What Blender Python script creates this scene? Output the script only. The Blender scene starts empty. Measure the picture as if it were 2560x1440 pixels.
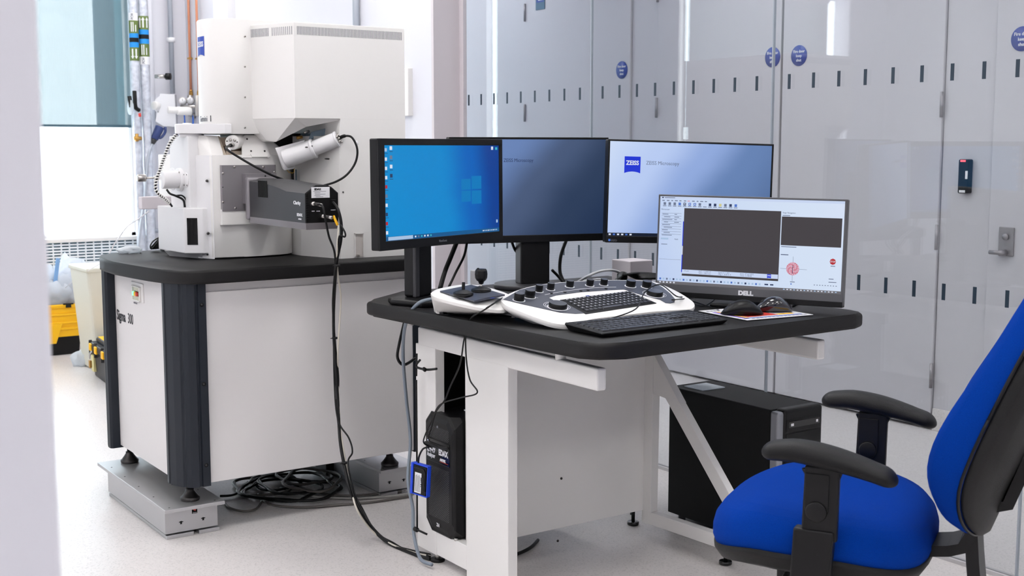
import bpy, bmesh, math, random
from math import sin, cos, pi, radians, sqrt, atan
from mathutils import Vector, Matrix, noise

# ------------------------------------------------------------------ camera
FPX = 3080.0; PITCH = atan(351/FPX); YAW = radians(34.58); CAMZ = 1.25
scn = bpy.context.scene
COL = scn.collection
cd = bpy.data.cameras.new('camera'); cam = bpy.data.objects.new('camera', cd); COL.objects.link(cam)
cam.location = (0, 0, CAMZ); cam.rotation_euler = (pi/2-PITCH, 0, -YAW)
cd.sensor_width = 36.0; cd.lens = 36.0*FPX/2560.0; cd.clip_start = 0.02; cd.clip_end = 200
cd.dof.use_dof = True; cd.dof.focus_distance = 3.5; cd.dof.aperture_fstop = 9.0
scn.camera = cam
scn.view_settings.view_transform = 'Standard'; scn.view_settings.look = 'None'
scn.view_settings.exposure = -0.08; scn.view_settings.gamma = 1.0
scn.view_settings.use_curve_mapping = False

# ------------------------------------------------------------------ world
w = bpy.data.worlds.new('sky'); scn.world = w; w.use_nodes = True
bg = w.node_tree.nodes['Background']; bg.inputs[0].default_value = (0.90, 0.96, 1.0, 1); bg.inputs[1].default_value = 12.0
try:
    scn.cycles.max_bounces = 10; scn.cycles.transparent_max_bounces = 24
    scn.cycles.caustics_reflective = False; scn.cycles.caustics_refractive = False
    scn.cycles.sample_clamp_indirect = 6.0
except Exception: pass

def area_light(name, loc, rot, sx, sy, power, col=(1, 1, 1), portal=False):
    l = bpy.data.lights.new(name, 'AREA'); l.shape = 'RECTANGLE'; l.size = sx; l.size_y = sy
    l.energy = power; l.color = col
    o = bpy.data.objects.new(name, l); COL.objects.link(o); o.location = loc; o.rotation_euler = rot
    if portal: l.cycles.is_portal = True
    return o
# daylight entering through the back windows
area_light('window_daylight_portal', (0.0, 8.62, 1.65), (-pi/2, 0, 0), 6.6, 2.2, 1, portal=True)

# ------------------------------------------------------------------ picture-to-place helpers: a ray met with a real plane
FH = Vector((sin(YAW), cos(YAW), 0)); RT = Vector((cos(YAW), -sin(YAW), 0)); UZ = Vector((0, 0, 1))
FW = FH*cos(PITCH)-UZ*sin(PITCH); UP = FH*sin(PITCH)+UZ*cos(PITCH); CP = Vector((0, 0, CAMZ))
def ray(x, y): return FW+RT*((x-1280)/FPX)-UP*((y-720)/FPX)
def onz(x, y, z): r = ray(x, y); return CP+r*((z-CAMZ)/r.z)
def onx(x, y, X): r = ray(x, y); return CP+r*(X/r.x)
def ony(x, y, Y): r = ray(x, y); return CP+r*(Y/r.y)
def ond(x, y, d): return CP+ray(x, y)*(d/(ray(x, y).dot(FH)))

# ------------------------------------------------------------------ materials
def lin(c):
    return tuple(((v/255)/12.92 if v/255 <= 0.04045 else ((v/255+0.055)/1.055)**2.4) for v in c)+(1,)
MC = {}
def mat(name, rgb, rough=0.5, metal=0.0, spec=0.5, var=0.0, vscale=20.0, bump=0.0, bscale=200.0, coat=0.0, emis=None, estr=0.0, sheen=0.0, trans=0.0):
    m = bpy.data.materials.new(name); m.use_nodes = True; nt = m.node_tree; b = nt.nodes['Principled BSDF']
    c = lin(rgb)
    b.inputs['Base Color'].default_value = c; b.inputs['Roughness'].default_value = rough
    b.inputs['Metallic'].default_value = metal; b.inputs['Specular IOR Level'].default_value = spec
    b.inputs['Coat Weight'].default_value = coat; b.inputs['Coat Roughness'].default_value = 0.08
    b.inputs['Sheen Weight'].default_value = sheen
    b.inputs['Transmission Weight'].default_value = trans
    if emis: b.inputs['Emission Color'].default_value = lin(emis); b.inputs['Emission Strength'].default_value = estr
    tc = nt.nodes.new('ShaderNodeTexCoord')
    if var > 0:
        n = nt.nodes.new('ShaderNodeTexNoise'); n.inputs['Scale'].default_value = vscale; n.inputs['Detail'].default_value = 4
        nt.links.new(tc.outputs['Object'], n.inputs['Vector'])
        r = nt.nodes.new('ShaderNodeValToRGB')
        r.color_ramp.elements[0].position = 0.3; r.color_ramp.elements[1].position = 0.7
        r.color_ramp.elements[0].color = tuple(v*(1-var) for v in c[:3])+(1,)
        r.color_ramp.elements[1].color = tuple(min(1, v*(1+var)) for v in c[:3])+(1,)
        nt.links.new(n.outputs['Fac'], r.inputs['Fac']); nt.links.new(r.outputs['Color'], b.inputs['Base Color'])
    if bump > 0:
        n2 = nt.nodes.new('ShaderNodeTexNoise'); n2.inputs['Scale'].default_value = bscale; n2.inputs['Detail'].default_value = 3
        nt.links.new(tc.outputs['Object'], n2.inputs['Vector'])
        bp = nt.nodes.new('ShaderNodeBump'); bp.inputs['Strength'].default_value = bump; bp.inputs['Distance'].default_value = 0.002
        nt.links.new(n2.outputs['Fac'], bp.inputs['Height']); nt.links.new(bp.outputs['Normal'], b.inputs['Normal'])
    MC[name] = m
    return m

def glass_mat(name, f0=0.045, tint=(1, 1, 1), rough=0.0):
    m = bpy.data.materials.new(name); m.use_nodes = True; nt = m.node_tree; nt.nodes.clear()
    out = nt.nodes.new('ShaderNodeOutputMaterial'); mix = nt.nodes.new('ShaderNodeMixShader')
    tr = nt.nodes.new('ShaderNodeBsdfTransparent'); gl = nt.nodes.new('ShaderNodeBsdfGlossy')
    tr.inputs['Color'].default_value = tuple(tint)+(1,); gl.inputs['Roughness'].default_value = rough
    g = nt.nodes.new('ShaderNodeNewGeometry'); dt = nt.nodes.new('ShaderNodeVectorMath'); dt.operation = 'DOT_PRODUCT'
    nt.links.new(g.outputs['Incoming'], dt.inputs[0]); nt.links.new(g.outputs['Normal'], dt.inputs[1])
    def mt(op, a, b=None):
        n = nt.nodes.new('ShaderNodeMath'); n.operation = op
        if hasattr(a, 'links'): nt.links.new(a, n.inputs[0])
        else: n.inputs[0].default_value = a
        if b is not None:
            if hasattr(b, 'links'): nt.links.new(b, n.inputs[1])
            else: n.inputs[1].default_value = b
        return n.outputs[0]
    ab = mt('ABSOLUTE', dt.outputs['Value']); inv = mt('SUBTRACT', 1.0, ab); pw = mt('POWER', inv, 5.0)
    sc = mt('MULTIPLY', pw, 1-f0); fac = mt('ADD', sc, f0)
    nt.links.new(fac, mix.inputs['Fac']); nt.links.new(tr.outputs[0], mix.inputs[1]); nt.links.new(gl.outputs[0], mix.inputs[2])
    nt.links.new(mix.outputs[0], out.inputs['Surface'])
    return m

def sheet_mat(name, rgb, transp=0.3, transl=0.5, weave=0.0):
    """woven or frosted sheet: part see-through, part translucent, part diffuse"""
    m = bpy.data.materials.new(name); m.use_nodes = True; nt = m.node_tree; nt.nodes.clear()
    out = nt.nodes.new('ShaderNodeOutputMaterial')
    d = nt.nodes.new('ShaderNodeBsdfDiffuse'); t = nt.nodes.new('ShaderNodeBsdfTranslucent'); tr = nt.nodes.new('ShaderNodeBsdfTransparent')
    for n in (d, t): n.inputs['Color'].default_value = lin(rgb)
    m1 = nt.nodes.new('ShaderNodeMixShader'); m1.inputs[0].default_value = transl
    nt.links.new(d.outputs[0], m1.inputs[1]); nt.links.new(t.outputs[0], m1.inputs[2])
    m2 = nt.nodes.new('ShaderNodeMixShader'); m2.inputs[0].default_value = transp
    if weave > 0:
        tc = nt.nodes.new('ShaderNodeTexCoord'); mp = nt.nodes.new('ShaderNodeMapping'); mp.inputs['Scale'].default_value = (60, 60, 3)
        nz = nt.nodes.new('ShaderNodeTexNoise'); nz.inputs['Scale'].default_value = 4
        nt.links.new(tc.outputs['Object'], mp.inputs[0]); nt.links.new(mp.outputs[0], nz.inputs['Vector'])
        mr = nt.nodes.new('ShaderNodeMapRange'); mr.inputs['From Min'].default_value = .3; mr.inputs['From Max'].default_value = .7
        mr.inputs['To Min'].default_value = transp-weave; mr.inputs['To Max'].default_value = transp+weave
        nt.links.new(nz.outputs['Fac'], mr.inputs[0]); nt.links.new(mr.outputs[0], m2.inputs[0])
    nt.links.new(m1.outputs[0], m2.inputs[1]); nt.links.new(tr.outputs[0], m2.inputs[2])
    nt.links.new(m2.outputs[0], out.inputs['Surface'])
    return m

def emit(name, rgb, s=1.0):
    m = bpy.data.materials.new(name); m.use_nodes = True; b = m.node_tree.nodes['Principled BSDF']
    b.inputs['Base Color'].default_value = (0.01, 0.01, 0.01, 1); b.inputs['Roughness'].default_value = 0.3; b.inputs['Specular IOR Level'].default_value = .15
    b.inputs['Emission Color'].default_value = lin(rgb); b.inputs['Emission Strength'].default_value = s
    return m

M_WALL = mat('wall_paint', (220, 220, 228), .6, var=.01, vscale=3)
M_PILLAR = mat('dim_warm_white', (212, 205, 210), .6, var=.01, vscale=3)
M_CEIL = mat('ceiling_tile', (236, 236, 238), .8)
M_DOORP = mat('door_laminate', (194, 192, 198), .42, var=.01, vscale=2)
M_SHADOWGAP = mat('dark_gap', (70, 70, 78), .8)
M_WHITE = mat('white_powder_coat', (238, 236, 234), .35, spec=.4)
M_WHITE2 = mat('white_enamel', (234, 233, 235), .3, spec=.45)
M_CREAM = mat('cream_enamel', (205, 190, 172), .5)
M_PANEL = mat('cabinet_panel_white', (226, 223, 223), .45, spec=.3)
M_SLAB = mat('black_worktop', (19, 18, 19), .48, spec=.3, bump=.25, bscale=900)
M_SLABTOP = M_SLAB
M_POST = mat('charcoal_extrusion', (30, 35, 43), .45, spec=.3)
M_ALU = mat('brushed_aluminium', (190, 190, 192), .38, metal=.75, bump=.1, bscale=300)
M_ALU2 = mat('grey_metal_plate', (150, 146, 150), .42, metal=.55)
M_STEEL = mat('steel', (190, 186, 182), .28, metal=1)
M_DARKSTEEL = mat('dark_steel', (70, 68, 68), .35, metal=.8)
M_BLACK = mat('black_plastic', (9, 9, 11), .42, spec=.3)
M_BLACK2 = mat('matte_black', (7, 7, 8), .6, spec=.25)
M_BLKGLOSS = mat('gloss_black', (14, 14, 16), .15, coat=.3)
M_DGREY = mat('dark_grey_plastic', (46, 46, 50), .4)
M_CONSOLE = mat('slate_console_face', (66, 69, 80), .45)
M_RUBBER = mat('rubber', (26, 26, 28), .6)
M_ARM = mat('armrest_polyurethane', (12, 12, 14), .48, spec=.25, bump=.3, bscale=600)
M_SHELL = mat('chair_shell_plastic', (24, 24, 25), .5, spec=.25, bump=.5, bscale=900)
M_BLUE = mat('royal_blue_fabric', (0, 56, 152), .9, spec=.08, bump=.8, bscale=1100, var=.12, vscale=700)
M_YEL = mat('yellow_plastic', (250, 190, 10), .4)
M_COPPER = mat('copper_pipe', (224, 152, 118), .42, metal=.4)
M_BRASS = mat('brass', (196, 150, 80), .3, metal=.8)
M_GREYPIPE = mat('grey_conduit', (170, 176, 186), .4, metal=.3)
M_FOIL = mat('foil_wrapped_insulation', (206, 210, 220), .22, metal=.35, coat=.6, bump=2.0, bscale=40, var=.2, vscale=30)
M_GREEN = mat('olive_pipe_band', (98, 116, 58), .5)
M_CYAN = mat('blue_pipe_band', (20, 136, 214), .5)
M_LABEL = mat('white_label', (232, 232, 236), .5)
M_INK = mat('dark_ink', (40, 40, 46), .6)
M_INKG = mat('grey_ink', (120, 122, 130), .6)
M_ZBLUE = mat('logo_blue', (26, 62, 170), .4)
M_WPRINT = mat('white_print', (225, 225, 230), .5)
M_RED = mat('red_print', (206, 60, 50), .5)
M_PURPLE = mat('purple_print', (110, 70, 190), .5)
M_BEIGE = mat('beige_plastic', (206, 204, 190), .5)
M_NAVY = mat('navy_plug_plastic', (36, 54, 108), .4)
M_BLUETUBE = mat('blue_air_tube', (40, 110, 220), .35)
M_MANIF = mat('dark_teal_film', (26, 46, 62), .5)
M_SIGNBLUE = mat('blue_sign_vinyl', (36, 62, 150), .45)
M_TEALPLATE = mat('teal_sign_plate', (50, 90, 120), .4)
M_BUBBLE = sheet_mat('bubble_wrap', (240, 244, 250), .08, .5)
M_BROWN = mat('brown_card', (150, 110, 70), .7)
M_GLASS = glass_mat('partition_glass', .05, (.975, .99, .99))
M_WGLASS = glass_mat('window_glass', .04, (.97, 1, 1))
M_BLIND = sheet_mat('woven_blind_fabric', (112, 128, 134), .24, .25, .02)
M_BLINDDK = sheet_mat('darker_blind_fabric', (96, 118, 132), .04, .2, .01)  # darker, denser fabric for the middle window's blind
M_FROST = sheet_mat('frosted_film', (246, 249, 252), .35, .85)
M_GRILLE = mat('white_grille_metal', (232, 240, 246), .45)
M_GRILLBK = mat('grille_recess', (120, 166, 188), .7)
M_PLASTICBAG = sheet_mat('clear_plastic_film', (236, 242, 248), .15, .4)

def floor_mat():
    m = bpy.data.materials.new('speckled_vinyl'); m.use_nodes = True; nt = m.node_tree; b = nt.nodes['Principled BSDF']
    tc = nt.nodes.new('ShaderNodeTexCoord')
    n1 = nt.nodes.new('ShaderNodeTexNoise'); n1.inputs['Scale'].default_value = 170; n1.inputs['Detail'].default_value = 2
    n2 = nt.nodes.new('ShaderNodeTexNoise'); n2.inputs['Scale'].default_value = 3; n2.inputs['Detail'].default_value = 5
    r1 = nt.nodes.new('ShaderNodeValToRGB'); e = r1.color_ramp.elements
    e[0].position = .34; e[0].color = lin((196, 192, 191)); e[1].position = .44; e[1].color = lin((214, 209, 208))
    x = e.new(.66); x.color = lin((216, 211, 210)); x = e.new(.74); x.color = lin((222, 218, 217))
    mx = nt.nodes.new('ShaderNodeMix'); mx.data_type = 'RGBA'; mx.blend_type = 'MULTIPLY'; mx.inputs[0].default_value = .12
    r2 = nt.nodes.new('ShaderNodeValToRGB'); r2.color_ramp.elements[0].color = (.7, .7, .7, 1)
    for n in (n1, n2): nt.links.new(tc.outputs['Object'], n.inputs['Vector'])
    nt.links.new(n1.outputs['Fac'], r1.inputs[0]); nt.links.new(n2.outputs['Fac'], r2.inputs[0])
    nt.links.new(r1.outputs[0], mx.inputs[6]); nt.links.new(r2.outputs[0], mx.inputs[7]); nt.links.new(mx.outputs[2], b.inputs['Base Color'])
    b.inputs['Roughness'].default_value = .34; b.inputs['Specular IOR Level'].default_value = .5
    return m
M_FLOOR = floor_mat()

# ------------------------------------------------------------------ mesh builder
class MB:
    def __init__(s, T=None):
        s.bm = bmesh.new(); s.mats = []; s.T = T or Matrix()
    def mi(s, m):
        if m not in s.mats: s.mats.append(m)
        return s.mats.index(m)
    def merge(s, tb, m, T=None, smooth=False):
        tb.transform((s.T @ T) if T is not None else s.T)
        i = s.mi(m)
        for f in tb.faces: f.material_index = i; f.smooth = smooth
        me = bpy.data.meshes.new('tmp'); tb.to_mesh(me); tb.free(); s.bm.from_mesh(me); bpy.data.meshes.remove(me)
        return s
    def box(s, x0, x1, y0, y1, z0, z1, m, bev=0.0, seg=2, T=None):
        tb = bmesh.new(); bmesh.ops.create_cube(tb, size=1)
        tb.transform(Matrix.Translation(((x0+x1)/2, (y0+y1)/2, (z0+z1)/2)) @ Matrix.Diagonal((abs(x1-x0), abs(y1-y0), abs(z1-z0), 1)))
        if bev > 0: bmesh.ops.bevel(tb, geom=tb.edges[:], offset=bev, segments=seg, profile=.5, affect='EDGES', clamp_overlap=True)
        return s.merge(tb, m, T, smooth=False)
    def prism(s, poly, z0, z1, m, bev=0.0, seg=3, T=None, smooth=False, bevbottom=True):
        tb = bmesh.new(); n = len(poly)
        a = sum(poly[i][0]*poly[(i+1) % n][1]-poly[(i+1) % n][0]*poly[i][1] for i in range(n))
        if a < 0: poly = poly[::-1]
        lo = [tb.verts.new((p[0], p[1], z0)) for p in poly]; hi = [tb.verts.new((p[0], p[1], z1)) for p in poly]
        fb = tb.faces.new(lo[::-1]); ft = tb.faces.new(hi)
        for i in range(n): tb.faces.new((lo[i], lo[(i+1) % n], hi[(i+1) % n], hi[i]))
        if bev > 0:
            ed = list(ft.edges)+(list(fb.edges) if bevbottom else [])
            bmesh.ops.bevel(tb, geom=ed, offset=bev, segments=seg, profile=.5, affect='EDGES', clamp_overlap=True)
        if z1 < z0: bmesh.ops.reverse_faces(tb, faces=tb.faces)
        return s.merge(tb, m, T, smooth)
    def hull(s, pts, m, bev=0.0, T=None, seg=2, smooth=False):
        tb = bmesh.new()
        for p in pts: tb.verts.new(p)
        r = bmesh.ops.convex_hull(tb, input=tb.verts[:])
        bad = [v for v in tb.verts if not v.link_faces]
        if bad: bmesh.ops.delete(tb, geom=bad, context='VERTS')
        bmesh.ops.dissolve_limit(tb, angle_limit=radians(1), verts=tb.verts[:], edges=tb.edges[:])
        if bev > 0: bmesh.ops.bevel(tb, geom=tb.edges[:], offset=bev, segments=seg, profile=.5, affect='EDGES', clamp_overlap=True)
        return s.merge(tb, m, T, smooth)
    def cyl(s, p0, p1, r, m, r1=None, seg=24, bev=0.0, T=None, smooth=True):
        p0 = Vector(p0); p1 = Vector(p1); d = p1-p0; L = d.length
        r1 = r if r1 is None else r1
        prof = [(0, 0), (r, 0), (r1, L), (0, L)]
        if bev > 0: prof = [(0, 0), (r-bev, 0), (r-bev*.3, bev*.3), (r, bev), (r1, L-bev), (r1-bev*.3, L-bev*.3), (r1-bev, L), (0, L)]
        q = Vector((0, 0, 1)).rotation_difference(d.normalized()).to_matrix().to_4x4()
        return s.lathe(prof, m, seg, (T or Matrix()) @ Matrix.Translation(p0) @ q, smooth)
    def lathe(s, prof, m, seg=24, T=None, smooth=True):
        tb = bmesh.new(); rings = []
        for (r, z) in prof:
            if r < 1e-7: rings.append([tb.verts.new((0, 0, z))])
            else: rings.append([tb.verts.new((r*cos(2*pi*k/seg), r*sin(2*pi*k/seg), z)) for k in range(seg)])
        for a, b in zip(rings, rings[1:]):
            for k in range(seg):
                k2 = (k+1) % seg
                if len(a) == 1 and len(b) == 1: continue
                if len(a) == 1: tb.faces.new((a[0], b[k2], b[k]))
                elif len(b) == 1: tb.faces.new((a[k], a[k2], b[0]))
                else: tb.faces.new((a[k], a[k2], b[k2], b[k]))
        s.merge(tb, m, T, smooth)
        return s
    def tube(s, pts, r, m, seg=8, sub=6, closed=False, smooth=True):
        P = [Vector(p) for p in pts]; Q = []
        if sub > 1 and len(P) > 2:
            n = len(P)
            for i in range(n-1):
                a = P[max(i-1, 0)]; b = P[i]; c = P[i+1]; d = P[min(i+2, n-1)]
                for k in range(sub):
                    t = k/sub
                    Q.append(0.5*((2*b)+(c-a)*t+(2*a-5*b+4*c-d)*t*t+(3*b-a-3*c+d)*t**3))
            Q.append(P[-1])
        else: Q = P
        tb = bmesh.new(); rings = []; up = Vector((0, 0, 1))
        prev = None
        for i, p in enumerate(Q):
            d = (Q[min(i+1, len(Q)-1)]-Q[max(i-1, 0)]); d = d.normalized() if d.length > 1e-9 else Vector((0, 0, 1))
            if prev is None: u = d.orthogonal().normalized()
            else:
                u = prev-d*prev.dot(d); u = u.normalized() if u.length > 1e-6 else d.orthogonal().normalized()
            prev = u; v = d.cross(u)
            rr = r(i/(len(Q)-1)) if callable(r) else r
            rings.append([tb.verts.new(p+u*rr*cos(2*pi*k/seg)+v*rr*sin(2*pi*k/seg)) for k in range(seg)])
        for a, b in zip(rings, rings[1:]):
            for k in range(seg): tb.faces.new((a[k], a[(k+1) % seg], b[(k+1) % seg], b[k]))
        tb.faces.new(rings[0][::-1]); tb.faces.new(rings[-1])
        return s.merge(tb, m, None, smooth)
    def loft(s, rings, m, T=None, smooth=True, cap=True):
        tb = bmesh.new(); R = [[tb.verts.new(p) for p in r] for r in rings]; n = len(R[0])
        for a, b in zip(R, R[1:]):
            for k in range(n): tb.faces.new((a[k], a[(k+1) % n], b[(k+1) % n], b[k]))
        if cap:
            tb.faces.new(R[0][::-1]); tb.faces.new(R[-1])
        bmesh.ops.recalc_face_normals(tb, faces=tb.faces)
        return s.merge(tb, m, T, smooth)
    def quad(s, a, b, c, d, m):
        tb = bmesh.new(); tb.faces.new([tb.verts.new(p) for p in (a, b, c, d)])
        return s.merge(tb, m)
    def text(s, txt, size, m, T, depth=0.0004, bold=0.0, align='LEFT', sx=1.0, shear=0.0):
        cu = bpy.data.curves.new('t', 'FONT'); cu.body = txt; cu.size = size; cu.extrude = depth; cu.offset = bold
        cu.align_x = align; cu.shear = shear; cu.resolution_u = 3
        o = bpy.data.objects.new('t', cu); COL.objects.link(o)
        me = bpy.data.meshes.new_from_object(o, depsgraph=None) if False else None
        dg = bpy.context.evaluated_depsgraph_get(); me = bpy.data.meshes.new_from_object(o.evaluated_get(dg))
        tb = bmesh.new(); tb.from_mesh(me); bpy.data.meshes.remove(me)
        bpy.data.objects.remove(o); bpy.data.curves.remove(cu)
        tb.transform(Matrix.Diagonal((sx, 1, 1, 1)))
        return s.merge(tb, m, T)

WM = {}   # world matrix of each root
def shade(me):
    pass
def finish(o, parent):
    pass
def obj(name, mb, parent=None, label=None, auto=True):
    me = bpy.data.meshes.new(name); mb.bm.to_mesh(me); mb.bm.free()
    for m in mb.mats: me.materials.append(m)
    o = bpy.data.objects.new(name, me); COL.objects.link(o)
    if parent is None:
        if len(me.vertices):
            xs = [v.co.x for v in me.vertices]; ys = [v.co.y for v in me.vertices]; zs = [v.co.z for v in me.vertices]
            c = Vector(((min(xs)+max(xs))/2, (min(ys)+max(ys))/2, min(zs)))
        else: c = Vector()
        me.transform(Matrix.Translation(-c)); o.location = c; WM[o.name] = Matrix.Translation(c)
    else:
        Wm = WM[parent.name]; me.transform(Wm.inverted()); o.parent = parent; WM[o.name] = Wm
    if label: o['label'] = label
    return o
def smooth_by_angle(o, ang=35):
    me = o.data
    for p in me.polygons: p.use_smooth = True
    me.set_sharp_from_angle(angle=radians(ang))
    return o
def thing(name, label, cat, loc=(0, 0, 0), rz=0.0, group=None, M=None):
    o = bpy.data.objects.new(name, None); COL.objects.link(o); o.empty_display_size = .05
    if M is None: M = Matrix.Translation(loc) @ Matrix.Rotation(rz, 4, 'Z')
    o.matrix_world = M; WM[o.name] = M
    o['label'] = label; o['category'] = cat
    if group: o['group'] = group
    return o
def tag(o, label, cat, group=None, kind=None):
    o['label'] = label; o['category'] = cat
    if group: o['group'] = group
    if kind: o['kind'] = kind
    return o
def struct(name, mb, parent=None, label=None):
    o = obj(name, mb, parent)
    if parent is None: o['kind'] = 'structure'
    if label: o['label'] = label
    return o
def frame(origin, xdir, zdir):
    """matrix whose x runs along xdir and z along zdir (text lies in xy, facing z)"""
    x = Vector(xdir).normalized(); z = Vector(zdir).normalized(); y = z.cross(x).normalized(); x = y.cross(z)
    M = Matrix((x, y, z)).transposed().to_4x4(); M.translation = Vector(origin)
    return M
X3 = Vector((1, 0, 0)); Y3 = Vector((0, 1, 0)); Z3 = Vector((0, 0, 1))
random.seed(7)

# ================================================================== THE ROOM
GX = 3.16      # glass partition plane
DX = 4.60      # corridor door wall
BY = 8.30      # window wall
CZ = 2.95      # ceiling
b = MB(); b.box(-4.2, 4.9, -3.2, 10.0, -.12, 0, M_FLOOR); struct('floor', b)
b = MB(); b.box(-4.2, 4.9, -3.2, 8.5, CZ, CZ+.1, M_CEIL); b.box(3.1, 4.9, 8.5, 10.0, CZ, CZ+.1, M_CEIL); struct('ceiling', b)
b = MB(); b.box(-4.2, -4.0, -3.2, 8.5, 0, CZ, M_WALL); struct('wall_left', b)
b = MB(); b.box(-4.0, 4.9, -3.2, -3.0, 0, CZ, M_WALL); struct('wall_behind_camera', b)
# foreground wall end, close to the lens
c = ond(112, 400, .80)
b = MB(); b.box(-.45, c.x, c.y, c.y+.10, 0, CZ, M_WALL, .004); struct('wall_near', b)

# window wall: sill wall, header, piers
SILL = .655
b = MB()
b.box(-4.0, GX, BY, BY+.2, 0, .10, M_WALL)
b.box(-4.0, GX, BY+.16, BY+.2, .1, SILL-.02, M_GRILLBK)
b.box(-4.0, GX, BY, BY+.2, CZ-.25, CZ, M_WALL)
b.box(2.66, GX, BY, BY+.2, .1, CZ-.25, M_WALL)
b.box(-4.0, -3.44, BY, BY+.2, .1, CZ-.25, M_WALL)
struct('wall_back', b)
WINS = [(.83, 2.66, 1.40), (-1.26, .745, .70), (-3.20, -1.335, .70)]
for i, (x0, x1, zb) in enumerate(WINS):
    wb = MB(); wb.box(x0+.02, x1-.02, BY+.12, BY+.13, SILL, CZ-.25, M_WGLASS)
    wn = struct('window_%d' % (i+1), wb)
    f = MB()
    for (a, c2) in ((x0, x0+.025), (x1-.025, x1)): f.box(a, c2, BY+.10, BY+.16, SILL, CZ-.25, M_WHITE)
    f.box(x0, x1, BY+.10, BY+.16, SILL-.02, SILL+.02, M_WHITE); obj('window_frame', f, wn)
    fr = MB(); fr.box(x0+.03, x1-.03, BY+.095, BY+.099, SILL+.02, zb, M_FROST); obj('frosted_film', fr, wn)
    # grille under the sill
    g = MB(); gz0, gz1 = .12, SILL-.02
    nx = int((x1-x0)/.052)
    for k in range(nx+1):
        xx = x0+(x1-x0)*k/nx; g.box(xx-.0045, xx+.0045, BY+.0, BY+.008, gz0, gz1, M_GRILLE)
    nz = 26
    for k in range(nz+1):
        zz = gz0+(gz1-gz0)*k/nz; g.box(x0, x1, BY+.001, BY+.006, zz-.0055, zz+.0055, M_GRILLE)
    g.box(x0, x1, BY-.01, BY+.16, SILL-.022, SILL, M_WHITE)
    obj('sill_grille', g, wn)
    bl = thing('roller_blind', ['pale woven roller blind pulled halfway down beside the wrapped pipes', 'woven roller blind pulled down on the middle back window',
               'woven roller blind pulled down on the back window farthest from the pipes'][i], 'blind', ((x0+x1)/2, BY+.05, zb))
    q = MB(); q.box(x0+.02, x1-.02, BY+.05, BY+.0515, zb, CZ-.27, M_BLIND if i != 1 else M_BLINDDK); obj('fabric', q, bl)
    q = MB(); q.box(x0+.02, x1-.02, BY+.042, BY+.058, zb-.016, zb, mat('blind_bar%d' % i, (60, 88, 100), .5), .004); obj('bottom_bar', q, bl)
    q = MB(); q.cyl((x0+.02, BY+.05, CZ-.28), (x1-.02, BY+.05, CZ-.28), .025, M_WHITE); obj('roller_tube', q, bl)
# building outside the window, seen through the blind
M_FACDK = mat('outside_pier', (40, 66, 90), .8); M_FACTEAL = mat('outside_teal_cladding', (120, 205, 220), .7)
p0 = ony(240, 150, 9.2).x; p1 = ony(289, 150, 9.2).x; p2 = ony(287, 150, 9.6).x
b = MB(); b.box(p0, p1, 9.2, 9.24, 0, 4.0, M_FACDK); struct('column_outside', b)
b = MB(); b.box(p2, p2+.5, 9.6, 9.64, 0, 4.0, M_FACTEAL); struct('wall_outside', b)

# right rear wall (beyond the end of the glass)
PILY = onx(1152, 369, GX).y
pa = ony(1085, 300, PILY).x
b = MB()
b.box(3.02, GX+.05, PILY+.55, BY+.2, 0, CZ, M_WALL)
struct('wall_right_rear', b)
b = MB(); b.box(pa, GX+.03, PILY, PILY+.02, 0, CZ, M_PILLAR); b.box(pa, GX+.03, PILY+.02, PILY+.55, 0, CZ, M_WALL)  # front skin is darker: that face's shade is put into its colour
struct('pillar_right', b)
# white boxed riser against the rear wall
b = MB(); b.box(2.97, 3.03, 7.42, 7.66, 0, CZ, M_WHITE2); struct('trim_1', b)
b = MB(); q = ony(1006, 200, PILY+.54); b.cyl((3.0, PILY+.75, 1.0), (3.0, PILY+.75, CZ), .017, M_GREYPIPE)
struct('trim_2', b)
# switch box on the rear wall just left of the pillar
y0 = onx(1014, 230, 3.0).y; q1 = onx(1014, 172, 3.0); q2 = onx(1027, 290, 3.0)
t = MB(); t.box(2.985, 3.02, q2.y-.0, q1.y+.03, onx(1020, 290, 3.0).z, onx(1020, 170, 3.0).z, M_WHITE, .004)
tag(obj('control_box', t), 'white wall box beside the pillar behind the microscope tower', 'wall box')

# ------------------------------------------------------------------ corridor beyond the glass
b = MB()
segs = [(10.0, 6.513), (5.467, 5.243), (3.372, 3.130), (2.105, -3.2)]
for (a, c2) in segs: b.box(DX, DX+.15, min(a, c2), max(a, c2), 0, CZ, M_DOORP)
b.box(DX+.06, DX+.15, -3.2, 10, 0, CZ, M_SHADOWGAP)
struct('wall_corridor', b)
b = MB()
for (a, c2) in segs: b.box(DX-.012, DX, min(a, c2)+.004, max(a, c2)-.004, 0, .10, M_FLOOR, .003)
struct('baseboard_corridor', b)
b = MB(); b.box(GX+.05, 4.9, 9.8, 10.0, 0, CZ, M_WALL); struct('wall_corridor_end', b)
doors = [(5.472, 6.508, 5.56), (4.322, 5.238, 4.40), (3.377, 4.308, 4.20), (2.11, 3.125, 2.2)]
hingeside = [6.508, 5.238, 3.377, 2.11]
for i, (y0, y1, _) in enumerate(doors):
    d = MB(); d.box(DX-.012, DX+.035, y0, y1, .012, CZ-.1, M_DOORP, .003); dn = struct('door_%d' % (i+1), d)
    hs = hingeside[i]
    for hz in (.25, .98, 1.47, 2.1):
        if i < 3:
            if i == 2: hz = {.25: .245, .98: .86, 1.47: 1.435, 2.1: 2.0}[hz]
            h = MB(); h.cyl((DX-.016, hs, hz-.055), (DX-.016, hs, hz+.055), .0075, M_ALU2, seg=12); obj('hinge', h, dn, 'steel butt hinge')
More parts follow.
